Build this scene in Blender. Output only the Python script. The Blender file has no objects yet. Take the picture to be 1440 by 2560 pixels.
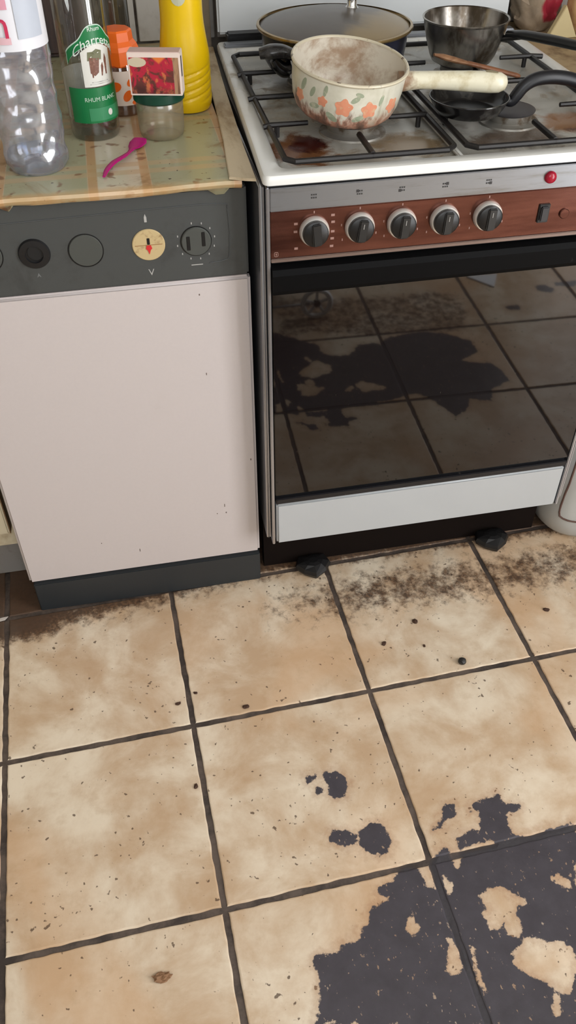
import bpy, bmesh, math, random
import numpy as np
from mathutils import Vector, Matrix, noise as mnoise

random.seed(7)
S = bpy.context.scene
COL = S.collection
PI = math.pi

# ------------------------------------------------------------------ camera
CAM_POS = Vector((-0.1693, -1.1544, 1.2915))
YAW, PITCH, ROLL, FPX = 0.1934, 0.7593, -0.002, 2107.09
_f = Vector((math.sin(YAW) * math.cos(PITCH), math.cos(YAW) * math.cos(PITCH), -math.sin(PITCH)))
_r = Vector((math.cos(YAW), -math.sin(YAW), 0))
_u = _r.cross(_f)
_r2 = _r * math.cos(ROLL) + _u * math.sin(ROLL)
_u2 = -_r * math.sin(ROLL) + _u * math.cos(ROLL)
cd = bpy.data.cameras.new('camera')
cd.sensor_fit = 'VERTICAL'
cd.sensor_height = 36.0
cd.sensor_width = 36.0 * 1440 / 2560
cd.lens = 36.0 * FPX / 2560
cd.clip_start = 0.02
cam = bpy.data.objects.new('camera', cd)
COL.objects.link(cam)
M4 = Matrix((( _r2.x, _u2.x, -_f.x, CAM_POS.x), (_r2.y, _u2.y, -_f.y, CAM_POS.y), (_r2.z, _u2.z, -_f.z, CAM_POS.z), (0, 0, 0, 1)))
cam.matrix_world = M4
S.camera = cam

# ------------------------------------------------------------------ world, lights, exposure
world = bpy.data.worlds.new('daylight')
S.world = world
world.use_nodes = True
bg = world.node_tree.nodes['Background']
bg.inputs[0].default_value = (0.80, 0.88, 1.0, 1)
bg.inputs[1].default_value = 1.0
S.view_settings.view_transform = 'Standard'
S.view_settings.look = 'None'
S.view_settings.gamma = 1.0
S.view_settings.use_curve_mapping = False
S.view_settings.exposure = 0.03

# room extents (metres): cooker wall at +y, added window in the wall behind the camera
RX0, RX1, RY0, RY1, RH = -1.75, 1.55, -2.2, 0.67, 2.5
WIN = (-0.75, 0.45, 1.15, 2.3)          # unseen window added behind the camera to brighten the left floor: x0, x1, z0, z1
GDOOR = (-2.0, -0.95, 0.10, 2.25)       # glazed garden door in the right-hand wall: y0, y1, z0, z1

def area_light(name, loc, rot, sx, sy, power, col):
    l = bpy.data.lights.new(name, 'AREA')
    l.shape = 'RECTANGLE'
    l.size, l.size_y = sx, sy
    l.energy = power
    l.color = col
    o = bpy.data.objects.new(name, l)
    COL.objects.link(o)
    o.location = loc
    o.rotation_euler = rot
    return o

area_light('added_window_light', ((WIN[0] + WIN[1]) / 2, RY0 - 0.02, (WIN[2] + WIN[3]) / 2), (PI / 2, 0, 0), WIN[1] - WIN[0] - 0.06, WIN[3] - WIN[2] - 0.06, 18, (0.97, 0.98, 1.0))
area_light('garden_door_daylight', (RX1 + 0.02, (GDOOR[0] + GDOOR[1]) / 2, (GDOOR[2] + GDOOR[3]) / 2), (0, PI / 2, 0), GDOOR[3] - GDOOR[2] - 0.06, GDOOR[1] - GDOOR[0] - 0.06, 62, (0.98, 0.985, 1.0))

# ------------------------------------------------------------------ helpers
def srgb(r, g, b):
    def c(v):
        v /= 255.0
        return v / 12.92 if v <= 0.04045 else ((v + 0.055) / 1.055) ** 2.4
    return (c(r), c(g), c(b), 1.0)

class NT:
    """small wrapper for node trees"""
    def __init__(self, name):
        m = bpy.data.materials.new(name)
        m.use_nodes = True
        self.m = m
        self.t = m.node_tree
        self.p = self.t.nodes['Principled BSDF']
        self.out = self.t.nodes['Material Output']
    def n(self, kind, **kw):
        nd = self.t.nodes.new(kind)
        for k, v in kw.items():
            setattr(nd, k, v)
        return nd
    def put(self, sock, v):
        if v is None:
            return
        if hasattr(v, 'is_linked') or isinstance(v, bpy.types.NodeSocket):
            self.t.links.new(v, sock)
        else:
            sock.default_value = v
    def math(self, op, a, b=None, c=None, clamp=False):
        nd = self.n('ShaderNodeMath', operation=op)
        nd.use_clamp = clamp
        for i, v in enumerate((a, b, c)):
            if v is not None:
                self.put(nd.inputs[i], v)
        return nd.outputs[0]
    def sstep(self, v, a, b):
        nd = self.n('ShaderNodeMapRange')
        nd.interpolation_type = 'SMOOTHSTEP'
        self.put(nd.inputs[0], v)
        nd.inputs[1].default_value = a
        nd.inputs[2].default_value = b
        return nd.outputs[0]
    def mix(self, fac, a, b):
        nd = self.n('ShaderNodeMix', data_type='RGBA')
        self.put(nd.inputs[0], fac)
        self.put(nd.inputs[6], a)
        self.put(nd.inputs[7], b)
        return nd.outputs[2]
    def noise(self, vec, scale, detail=4, rough=0.6, dist=0.0):
        nd = self.n('ShaderNodeTexNoise')
        self.put(nd.inputs['Vector'], vec)
        nd.inputs['Scale'].default_value = scale
        nd.inputs['Detail'].default_value = detail
        nd.inputs['Roughness'].default_value = rough
        nd.inputs['Distortion'].default_value = dist
        return nd.outputs[0]
    def pos(self):
        return self.n('ShaderNodeNewGeometry').outputs['Position']
    def obj(self):
        return self.n('ShaderNodeTexCoord').outputs['Object']
    def scale(self, vec, s):
        nd = self.n('ShaderNodeMapping')
        self.put(nd.inputs[0], vec)
        nd.inputs['Scale'].default_value = s
        return nd.outputs[0]
    def sep(self, vec):
        nd = self.n('ShaderNodeSeparateXYZ')
        self.put(nd.inputs[0], vec)
        return nd.outputs
    def attr(self, name):
        return self.n('ShaderNodeAttribute', attribute_name=name).outputs['Fac']
    def bump(self, h, strength=0.3, dist=0.002):
        nd = self.n('ShaderNodeBump')
        nd.inputs['Strength'].default_value = strength
        nd.inputs['Distance'].default_value = dist
        self.put(nd.inputs['Height'], h)
        self.t.links.new(nd.outputs[0], self.p.inputs['Normal'])
    def set(self, **kw):
        names = {'color': 'Base Color', 'rough': 'Roughness', 'metal': 'Metallic', 'ior': 'IOR', 'coat': 'Coat Weight',
                 'spec': 'Specular IOR Level', 'trans': 'Transmission Weight', 'alpha': 'Alpha', 'sss': 'Subsurface Weight'}
        for k, v in kw.items():
            self.put(self.p.inputs[names[k]], v)
        return self.m

def plain(name, col, rough=0.5, metal=0.0, var=0.06, scale=14, **kw):
    """one colour with a faint procedural unevenness"""
    t = NT(name)
    n = t.noise(t.obj(), scale, 3)
    d = tuple(c * (1 - var * 2) for c in col[:3]) + (1,)
    l = tuple(min(1, c * (1 + var)) for c in col[:3]) + (1,)
    t.set(color=t.mix(n, d, l), rough=rough, metal=metal, **kw)
    return t.m

def dirty(name, col, dirt, lo=0.5, hi=0.7, scale=9, rough=0.4, metal=0.0, stretch=(1, 1, 1), fine=60, amount=1.0, bump=0.0, **kw):
    t = NT(name)
    v = t.scale(t.obj(), stretch)
    n1 = t.noise(v, scale, 6, 0.65, 0.4)
    n2 = t.noise(v, fine, 3)
    m = t.sstep(t.math('ADD', n1, t.math('MULTIPLY', t.math('SUBTRACT', n2, 0.5), 0.25)), lo, hi)
    m = t.math('MULTIPLY', m, amount)
    base = t.mix(n2, tuple(c * 0.94 for c in col[:3]) + (1,), col)
    t.set(color=t.mix(m, base, dirt), rough=rough, metal=metal, **kw)
    if bump:
        t.bump(n2, bump, 0.001)
    return t.m

def thin_clear(name, tint, gloss=0.06, base=0.06, edge=0.55, haze=0.0, haze_col=(0.4, 0.4, 0.45, 1)):
    """thin clear shell: see-through face on, glossy and denser towards grazing angles"""
    t = NT(name)
    t.t.nodes.remove(t.p)
    tr = t.n('ShaderNodeBsdfTransparent')
    lw = t.n('ShaderNodeLayerWeight')
    lw.inputs[0].default_value = 0.35
    fac = t.math('POWER', lw.outputs['Facing'], 1.8)
    dark = tuple(c * 0.55 for c in tint[:3]) + (1,)
    t.put(tr.inputs[0], t.mix(fac, tint, dark))
    gl = t.n('ShaderNodeBsdfGlossy')
    gl.inputs['Roughness'].default_value = gloss
    gl.inputs['Color'].default_value = (1, 1, 1, 1)
    mx = t.n('ShaderNodeMixShader')
    t.put(mx.inputs[0], t.math('ADD', t.math('MULTIPLY', fac, edge), base, clamp=True))
    t.t.links.new(tr.outputs[0], mx.inputs[1])
    t.t.links.new(gl.outputs[0], mx.inputs[2])
    last = mx
    if haze:
        df = t.n('ShaderNodeBsdfDiffuse')
        df.inputs[0].default_value = haze_col
        last = t.n('ShaderNodeMixShader')
        last.inputs[0].default_value = haze
        t.t.links.new(mx.outputs[0], last.inputs[1])
        t.t.links.new(df.outputs[0], last.inputs[2])
    t.t.links.new(last.outputs[0], t.out.inputs[0])
    return t.m

def link(name, me, mat, parent=None, smooth=False):
    o = bpy.data.objects.new(name, me)
    COL.objects.link(o)
    if mat is not None and not me.materials:
        me.materials.append(mat)
    if smooth:
        me.polygons.foreach_set('use_smooth', [True] * len(me.polygons))
        try:
            me.set_sharp_from_angle(angle=math.radians(40))
        except Exception:
            pass
    if parent is not None:
        o.parent = parent
    return o

def build(name, bm, mat, parent=None, smooth=False):
    me = bpy.data.meshes.new(name)
    bm.normal_update()
    bm.to_mesh(me)
    bm.free()
    return link(name, me, mat, parent, smooth)

def tag(o, label, cat, group=None):
    o['label'] = label
    o['category'] = cat
    if group:
        o['group'] = group
    return o

def thing(name, label, cat, loc=(0, 0, 0), rot=(0, 0, 0), group=None):
    o = bpy.data.objects.new(name, None)
    o.empty_display_size = 0.05
    COL.objects.link(o)
    o.location = loc
    o.rotation_euler = rot
    return tag(o, label, cat, group)

def struct(o, label):
    o['kind'] = 'structure'
    o['label'] = label
    return o

def box(bm, x0, x1, y0, y1, z0, z1, bev=0.0, seg=2):
    r = bmesh.ops.create_cube(bm, size=1.0)
    vs = r['verts']
    for v in vs:
        v.co = Vector(((x0 + x1) / 2 + v.co.x * (x1 - x0), (y0 + y1) / 2 + v.co.y * (y1 - y0), (z0 + z1) / 2 + v.co.z * (z1 - z0)))
    if bev > 0:
        es = list({e for v in vs for e in v.link_edges})
        bmesh.ops.bevel(bm, geom=es, offset=bev, segments=seg, affect='EDGES', clamp_overlap=True)
    return bm

def nbox(*a, **k):
    return box(bmesh.new(), *a, **k)

def lathe(prof, n=48, disp=None, bm=None, cap_bottom=True, cap_top=True, center=(0, 0, 0)):
    """prof: list of (radius, z)"""
    bm = bm or bmesh.new()
    rings = []
    for (r, z) in prof:
        ring = []
        for k in range(n):
            a = 2 * PI * k / n
            rr = r + (disp(a, z, r) if disp else 0)
            ring.append(bm.verts.new((center[0] + rr * math.cos(a), center[1] + rr * math.sin(a), center[2] + z)))
        rings.append(ring)
    for i in range(len(rings) - 1):
        for k in range(n):
            bm.faces.new((rings[i][k], rings[i][(k + 1) % n], rings[i + 1][(k + 1) % n], rings[i + 1][k]))
    if cap_bottom:
        bm.faces.new(list(reversed(rings[0])))
    if cap_top:
        bm.faces.new(rings[-1])
    return bm

def tube(path, rad, n=10, bm=None, flat=1.0, up=(0, 0, 1), caps=True):
    """sweep an ellipse along a path; rad number or list; flat scales the up axis"""
    bm = bm or bmesh.new()
    pts = [Vector(p) for p in path]
    upv = Vector(up)
    rings = []
    for i, p in enumerate(pts):
        a = pts[max(i - 1, 0)]
        b = pts[min(i + 1, len(pts) - 1)]
        t = (b - a).normalized()
        s = t.cross(upv)
        if s.length < 1e-4:
            s = t.cross(Vector((0, 1, 0)))
        s.normalize()
        w = s.cross(t).normalized()
        r = rad[i] if isinstance(rad, (list, tuple)) else rad
        rings.append([bm.verts.new(p + s * (r * math.cos(2 * PI * k / n)) + w * (r * flat * math.sin(2 * PI * k / n))) for k in range(n)])
    for i in range(len(rings) - 1):
        for k in range(n):
            bm.faces.new((rings[i][k], rings[i][(k + 1) % n], rings[i + 1][(k + 1) % n], rings[i + 1][k]))
    if caps:
        bm.faces.new(list(reversed(rings[0])))
        bm.faces.new(rings[-1])
    bmesh.ops.recalc_face_normals(bm, faces=bm.faces[:])
    return bm

def smooth_path(pts, n=8):
    """Catmull-Rom through points"""
    P = [Vector(p) for p in pts]
    P = [P[0] * 2 - P[1]] + P + [P[-1] * 2 - P[-2]]
    out = []
    for i in range(1, len(P) - 2):
        for k in range(n):
            t = k / n
            a, b, c, d = P[i - 1], P[i], P[i + 1], P[i + 2]
            out.append(0.5 * ((2 * b) + (c - a) * t + (2 * a - 5 * b + 4 * c - d) * t * t + (3 * b - a - 3 * c + d) * t ** 3))
    out.append(P[-2].copy())
    return out

def lerp_list(vals, n):
    out = []
    for i in range(len(vals) - 1):
        for k in range(n):
            out.append(vals[i] + (vals[i + 1] - vals[i]) * k / n)
    out.append(vals[-1])
    return out

def prism(poly, z0, z1, bm=None, bev=0):
    bm = bm or bmesh.new()
    lo = [bm.verts.new((x, y, z0)) for x, y in poly]
    hi = [bm.verts.new((x, y, z1)) for x, y in poly]
    n = len(poly)
    bm.faces.new(list(reversed(lo)))
    top = bm.faces.new(hi)
    for i in range(n):
        bm.faces.new((lo[i], lo[(i + 1) % n], hi[(i + 1) % n], hi[i]))
    bmesh.ops.recalc_face_normals(bm, faces=bm.faces[:])
    if bev:
        es = [e for e in top.edges] + [e for e in bm.edges if all(v in set(hi) for v in e.verts)]
        bmesh.ops.bevel(bm, geom=list(set(es)), offset=bev, segments=2, affect='EDGES')
    return bm

def front_disc(bm, x, z, y0, y1, r, n=40, bev=0.0, r1=None):
    """disc on a vertical front face: axis along y, from y0 (back) to y1 (front, smaller y)"""
    prof = [(r, y0), (r, y1 + bev)] if bev else [(r, y0)]
    prof.append(((r1 if r1 else r) - bev, y1))
    rings = []
    for (rr, y) in prof:
        rings.append([bm.verts.new((x + rr * math.cos(2 * PI * k / n), y, z + rr * math.sin(2 * PI * k / n))) for k in range(n)])
    for i in range(len(rings) - 1):
        for k in range(n):
            bm.faces.new((rings[i][k], rings[i][(k + 1) % n], rings[i + 1][(k + 1) % n], rings[i + 1][k]))
    bm.faces.new(rings[-1])
    bm.faces.new(list(reversed(rings[0])))
    bmesh.ops.recalc_face_normals(bm, faces=bm.faces[:])
    return bm

def text_geo(s, size=0.01, extrude=0.0, align='CENTER'):
    cu = bpy.data.curves.new('lettering', 'FONT')
    cu.body = s
    cu.size = size
    cu.extrude = extrude
    cu.align_x = align
    cu.align_y = 'CENTER'
    cu.resolution_u = 3
    o = bpy.data.objects.new('lettering', cu)
    COL.objects.link(o)
    bpy.context.view_layer.update()
    ev = o.evaluated_get(bpy.context.evaluated_depsgraph_get())
    me = bpy.data.meshes.new_from_object(ev)
    bpy.data.objects.remove(o)
    bpy.data.curves.remove(cu)
    me.materials.clear()
    return me

def wrap_text(s, size, radius, ang, z, cx=0.0, cy=0.0, arc=0.0, slant=0.0):
    """lettering wrapped round a vertical cylinder; ang = facing angle (radians, -pi/2 faces -y)"""
    me = text_geo(s, size, 0.0002)
    for v in me.vertices:
        x, y = v.co.x, v.co.y
        a = ang + (x + slant * y) / radius
        rr = radius + v.co.z
        v.co = Vector((cx + rr * math.cos(a), cy + rr * math.sin(a), z + y - arc * x * x))
    return me

def cyl_patch(poly_fn, a0, a1, radius, n=28, m=10, thick=0.0004):
    """label wrapped round a cylinder: poly_fn(u) -> (zlow, zhigh) for u in 0..1 across"""
    bm = bmesh.new()
    grid = []
    for i in range(n + 1):
        u = i / n
        a = a0 + (a1 - a0) * u
        lo, hi = poly_fn(u)
        grid.append([bm.verts.new((radius * math.cos(a), radius * math.sin(a), lo + (hi - lo) * k / m)) for k in range(m + 1)])
    for i in range(n):
        for k in range(m):
            bm.faces.new((grid[i][k], grid[i + 1][k], grid[i + 1][k + 1], grid[i][k + 1]))
    r = bmesh.ops.extrude_face_region(bm, geom=bm.faces[:])
    for v in [g for g in r['geom'] if isinstance(g, bmesh.types.BMVert)]:
        s = (radius + thick) / math.hypot(v.co.x, v.co.y)
        v.co.x *= s
        v.co.y *= s
    bmesh.ops.recalc_face_normals(bm, faces=bm.faces[:])
    return bm

def copy_tree(o, parent=None):
    c = o.copy()
    COL.objects.link(c)
    c.parent = parent
    for ch in list(o.children):
        copy_tree(ch, c)
    return c

# ------------------------------------------------------------------ floor tiles
TS, TOX, TOY, TA = 0.3224, -0.1761, -0.3211, 0.0316
# worn black patches and holes in them, floor outlines in millimetres
MAIN = [[(-66,-817),(-49,-772),(-49,-754),(-54,-742),(-49,-735),(-35,-731),(-15,-732),(-1,-725),(14,-724),(23,-719),(24,-709),(36,-706),(45,-689),(56,-682),(72,-681),(77,-674),(64,-663),(66,-657),(79,-653),(93,-651),(101,-639),(117,-633),(131,-640),(137,-652),(138,-668),(144,-672),(154,-662),(153,-637),(165,-626),(178,-616),(189,-621),(190,-631),(209,-629),(206,-620),(205,-608),(227,-599),(238,-596),(248,-600),(256,-584),(263,-569),(245,-567),(252,-558),(271,-552),(283,-548),(300,-549),(306,-568),(326,-570),(327,-578),(318,-583),(303,-580),(297,-599),(300,-617),(308,-623),(338,-624),(357,-620),(405,-617),(280,-885)]]
HOLES = [[(248,-774),(254,-767),(276,-774),(286,-779),(304,-780),(322,-795),(294,-855),(280,-847),(261,-831),(240,-816),(227,-798),(225,-786)],[(213,-698),(229,-689),(248,-690),(261,-698),(260,-707),(280,-714),(276,-723),(260,-722),(260,-743),(258,-754),(249,-769),(240,-764),(235,-755),(233,-743),(219,-749),(211,-746),(212,-733),(208,-727),(216,-716)],[(329,-690),(342,-690),(358,-704),(352,-714),(340,-710)],[(147,-639),(153,-652),(150,-675),(143,-672),(142,-650),(134,-639)],[(167,-658),(179,-670),(170,-690),(165,-686)],[(153,-725),(151,-753),(157,-762),(151,-791),(141,-794),(128,-789),(139,-767)],[(173,-761),(179,-764),(175,-785),(176,-804),(174,-826),(169,-820),(169,-792)],[(106,-701),(107,-715),(109,-730),(99,-734),(87,-723),(93,-713)],[(266,-845),(273,-856),(259,-881),(250,-874)],[(192,-632),(207,-635),(195,-651),(191,-648)],[(229,-621),(266,-619),(266,-627),(232,-630),(206,-628)]]
BLOBS = [[(26,-457),(46,-453),(60,-465),(61,-486),(52,-507),(34,-502),(26,-493),(33,-480),(28,-470)],[(-4,-454),(15,-454),(17,-463),(-2,-469)],[(7,-480),(18,-479),(19,-490),(7,-489)],[(10,-563),(22,-553),(40,-560),(51,-568),(57,-571),(53,-581),(34,-586),(23,-579),(11,-571)],[(60,-566),(78,-554),(94,-554),(104,-568),(105,-592),(95,-609),(76,-608),(60,-596),(55,-582)],[(176,-587),(198,-566),(208,-547),(224,-550),(223,-571),(205,-574),(188,-586)]]
RMAIN = [[(189,-919),(246,-936),(308,-924),(310,-878),(357,-863),(397,-871),(418,-902),(464,-905),(479,-889),(501,-921),(571,-932),(623,-933),(682,-908),(733,-863),(737,-804),(673,-771),(717,-751),(752,-744),(767,-699),(769,-655),(707,-626),(689,-580),(661,-585),(637,-600),(614,-555),(577,-534),(556,-576),(543,-608),(518,-644),(489,-649),(455,-636),(369,-624),(311,-626),(284,-565),(257,-570),(239,-591),(171,-597),(139,-650)]]
RHOLES = [[(208,-746),(237,-803),(275,-834),(322,-820),(303,-790),(249,-769),(246,-718),(226,-692),(207,-715)],[(355,-706),(380,-732),(441,-689),(432,-680),(379,-682)],[(304,-891),(340,-924),(383,-916),(403,-881),(381,-858),(332,-862)]]
RSPECK = [[(242,-1204),(461,-1173),(580,-1149),(698,-1166),(783,-1122),(787,-1014),(747,-921),(682,-908),(571,-932),(489,-924),(417,-950),(332,-978),(200,-981)]]
RBLOBS = [[(902,-1023),(945,-1022),(940,-996),(902,-1004)],[(1040,-1121),(1073,-1121),(1089,-1089),(1073,-1072),(1038,-1092)],[(1106,-1128),(1179,-1128),(1165,-1095),(1104,-1108)]]

def sdf(px, py, poly):
    """signed distance (positive inside) of points to a polygon in metres"""
    P = np.array(poly, float) / 1000.0
    Q = np.roll(P, -1, axis=0)
    d2 = np.full(px.shape, 1e9)
    ins = np.zeros(px.shape, bool)
    for (ax, ay), (bx, by) in zip(P, Q):
        ex, ey = bx - ax, by - ay
        L = ex * ex + ey * ey + 1e-12
        t = np.clip(((px - ax) * ex + (py - ay) * ey) / L, 0, 1)
        d2 = np.minimum(d2, (px - ax - t * ex) ** 2 + (py - ay - t * ey) ** 2)
        if abs(by - ay) > 1e-9:
            c = ((ay > py) != (by > py)) & (px < ex * (py - ay) / ey + ax)
            ins ^= c
    d = np.sqrt(d2)
    return np.where(ins, d, -d)

def stain_field(px, py):
    near = sdf(px, py, MAIN[0])
    for h in HOLES:
        near = np.minimum(near, -sdf(px, py, h))
    for b in BLOBS:
        near = np.maximum(near, sdf(px, py, b))
    far = sdf(px, py, RMAIN[0])
    for h in RHOLES:
        far = np.minimum(far, -sdf(px, py, h))
    for b in RBLOBS:
        far = np.maximum(far, sdf(px, py, b))
    far = np.maximum(far, sdf(px, py, [(-70, -815), (290, -880), (300, -930), (200, -1010), (60, -990), (-60, -900)]))
    # right of x(y) and behind y(x) the floor was read from its mirror image in the oven glass
    edge = np.minimum((0.28 + (py + 0.885) * 0.47) - px, py - (-0.734 - (px + 0.487) * 0.197))
    w = np.clip(0.5 + edge / 0.02, 0, 1)
    return near * w + far * (1 - w)

def grime_shade_field(px, py):
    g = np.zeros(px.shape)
    # thick dirt along the dishwasher plinth; its left corner also holds painted shade
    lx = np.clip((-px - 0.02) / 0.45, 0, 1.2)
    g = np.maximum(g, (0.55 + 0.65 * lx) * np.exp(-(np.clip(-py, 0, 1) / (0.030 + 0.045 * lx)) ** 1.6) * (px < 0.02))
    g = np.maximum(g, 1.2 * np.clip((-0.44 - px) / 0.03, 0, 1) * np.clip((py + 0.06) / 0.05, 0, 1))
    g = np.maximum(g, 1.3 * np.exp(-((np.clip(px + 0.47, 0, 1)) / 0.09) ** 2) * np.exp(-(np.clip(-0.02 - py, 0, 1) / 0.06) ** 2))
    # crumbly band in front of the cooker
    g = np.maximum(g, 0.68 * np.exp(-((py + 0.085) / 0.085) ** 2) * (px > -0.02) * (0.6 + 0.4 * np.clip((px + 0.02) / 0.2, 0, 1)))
    g = np.maximum(g, np.clip((py + 0.03) / 0.06, 0, 1) * 0.95)  # floor under the appliances: their shade painted in together with dirt
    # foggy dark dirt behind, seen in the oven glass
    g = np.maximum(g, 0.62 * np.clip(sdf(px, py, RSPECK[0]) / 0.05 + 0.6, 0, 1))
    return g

def tile_material():
    t = NT('worn_beige_tile')
    pos = t.pos()
    rnd = t.n('ShaderNodeObjectInfo').outputs['Random']
    n1 = t.noise(pos, 7, 6, 0.62, 0.3)
    n2 = t.noise(pos, 30, 4, 0.6)
    n3 = t.noise(pos, 3.2, 3, 0.5, 0.6)
    n4 = t.noise(pos, 150, 3, 0.6)
    col = t.mix(t.sstep(n1, 0.35, 0.68), srgb(192, 163, 132), srgb(230, 216, 194))
    col = t.mix(t.math('MULTIPLY', t.sstep(n3, 0.47, 0.66), 0.62), col, srgb(206, 168, 130))
    col = t.mix(t.math('MULTIPLY', t.sstep(n2, 0.5, 0.75), 0.35), col, srgb(178, 146, 110))
    col = t.mix(t.math('MULTIPLY', rnd, 0.18), col, srgb(180, 150, 118))
    # fine dark specks
    sp = t.noise(pos, 95, 2, 0.5)
    spl = t.noise(pos, 11, 3)
    specks = t.math('MULTIPLY', t.sstep(t.math('ADD', sp, t.math('MULTIPLY', spl, 0.34)), 0.855, 0.90), 0.8)
    col = t.mix(specks, col, srgb(74, 52, 38))
    # brown grime, plus shade painted under and beside the appliances
    g = t.attr('grime_shade')
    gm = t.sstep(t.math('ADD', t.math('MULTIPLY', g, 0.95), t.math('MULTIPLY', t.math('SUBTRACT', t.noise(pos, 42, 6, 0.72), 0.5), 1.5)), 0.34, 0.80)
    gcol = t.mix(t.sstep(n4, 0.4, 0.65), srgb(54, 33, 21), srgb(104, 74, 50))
    gcol = t.mix(t.sstep(g, 0.75, 1.1), gcol, t.mix(n4, srgb(34, 18, 10), srgb(78, 50, 34)))  # deeper brown puts the under-lit left corner's shade into the colour
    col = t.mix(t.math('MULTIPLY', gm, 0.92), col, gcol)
    # black worn-on coating
    s = t.attr('stain')
    edge = t.math('ADD', t.math('MULTIPLY', t.math('SUBTRACT', t.noise(pos, 55, 5, 0.65), 0.5), 0.022), t.math('MULTIPLY', t.math('SUBTRACT', n4, 0.5), 0.008))
    sm = t.sstep(t.math('ADD', s, edge), -0.0012, 0.0012)
    halo = t.math('MULTIPLY', t.sstep(t.math('ADD', s, t.math('MULTIPLY', edge, 2.0)), -0.016, 0.002), 0.35)
    col = t.mix(halo, col, srgb(150, 104, 70))
    flakes = t.sstep(t.math('ADD', t.noise(t.scale(pos, (1.6, 1.0, 1)), 100, 3, 0.55), t.math('MULTIPLY', n2, 0.22)), 0.762, 0.80)
    sm = t.math('MULTIPLY', sm, t.math('SUBTRACT', 1.0, t.math('MULTIPLY', flakes, 0.6)))
    scol = t.mix(n2, srgb(58, 54, 58), srgb(80, 76, 82))
    col = t.mix(sm, col, scol)
    rough = t.math('ADD', 0.22, t.math('MULTIPLY', n2, 0.2))
    t.set(color=col, rough=t.math('ADD', rough, t.math('MULTIPLY', gm, 0.25)), spec=0.4)
    t.bump(t.math('ADD', t.math('ADD', n1, t.math('MULTIPLY', n4, 0.35)), t.math('MULTIPLY', gm, 0.5)), 0.22, 0.003)
    return t.m

TILE = tile_material()
GROUT = dirty('grimy_grout', srgb(92, 79, 70), srgb(54, 45, 40), 0.4, 0.65, 14, 0.9, fine=160)
def bed_material():
    t = NT('grout_bed_stained')
    pos = t.pos()
    n = t.noise(pos, 14, 6, 0.65, 0.4)
    n2 = t.noise(pos, 160, 3)
    col = t.mix(t.sstep(t.math('ADD', n, t.math('MULTIPLY', n2, 0.2)), 0.45, 0.75), srgb(94, 81, 72), srgb(54, 45, 40))
    sm = t.sstep(t.attr('stain'), -0.004, 0.004)
    t.set(color=t.mix(sm, col, t.mix(n2, srgb(46, 42, 44), srgb(66, 62, 66))), rough=0.75)
    t.bump(n2, 0.3, 0.001)
    return t.m
floor = struct(build('floor', nbox(RX0, RX1, RY0, RY1, -0.06, -0.0028), GROUT), 'worn beige ceramic tile floor with dark joints and black patches')

def tile_mesh(n, cx=None, cy=None):
    h = TS / 2 - 0.0040
    ca, sa = math.cos(TA), math.sin(TA)
    xs = np.concatenate([[-h, -h + 0.0012], np.linspace(-h + 0.003, h - 0.003, n), [h - 0.0012, h]])
    gx, gy = np.meshgrid(xs, xs, indexing='ij')
    zz = np.zeros_like(gx)
    m = len(xs)
    dd = h - np.maximum(np.abs(gx), np.abs(gy))
    zz = np.where(dd < 1e-6, -0.0016, np.where(dd < 0.0015, -0.0004, 0.0))
    if cx is not None:       # slightly crumbled edges
        k = np.clip(1 - dd / 0.006, 0, 1)
        wob = np.array([[mnoise.noise(Vector(((cx + gx[i, j]) * 45, (cy + gy[i, j]) * 45, 3.1))) if k[i, j] > 0 else 0 for j in range(m)] for i in range(m)])
        gx = gx - np.sign(gx) * (np.abs(gx) > np.abs(gy)) * k * (0.0008 + 0.0016 * wob)
        gy = gy - np.sign(gy) * (np.abs(gy) >= np.abs(gx)) * k * (0.0008 + 0.0016 * wob)
    verts = np.stack([gx.ravel(), gy.ravel(), zz.ravel()], 1)
    idx = np.arange(m * m).reshape(m, m)
    faces = np.stack([idx[:-1, :-1].ravel(), idx[1:, :-1].ravel(), idx[1:, 1:].ravel(), idx[:-1, 1:].ravel()], 1)
    per = list(idx[:, 0]) + list(idx[-1, 1:]) + list(idx[-2::-1, -1]) + list(idx[0, -2:0:-1])
    low = len(verts)
    skirt = verts[per].copy()
    skirt[:, 2] = -0.008
    verts = np.concatenate([verts, skirt])
    k = len(per)
    sk = [(per[(i + 1) % k], per[i], low + i, low + (i + 1) % k) for i in range(k)]
    me = bpy.data.meshes.new('tile')
    me.from_pydata(verts.tolist(), [], faces.tolist() + sk)
    me.update()
    if cx is not None:
        wx = cx + ca * verts[:, 0] - sa * verts[:, 1]
        wy = cy + sa * verts[:, 0] + ca * verts[:, 1]
        st = np.clip(stain_field(wx, wy), -0.03, 0.03)
        gr = grime_shade_field(wx, wy)
    else:
        st = np.full(len(verts), -0.03)
        gr = np.full(len(verts), 0.12)
    for nm, arr in (('stain', st), ('grime_shade', gr)):
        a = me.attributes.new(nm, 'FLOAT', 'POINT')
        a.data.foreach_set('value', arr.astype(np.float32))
    me.materials.append(TILE)
    return me

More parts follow.
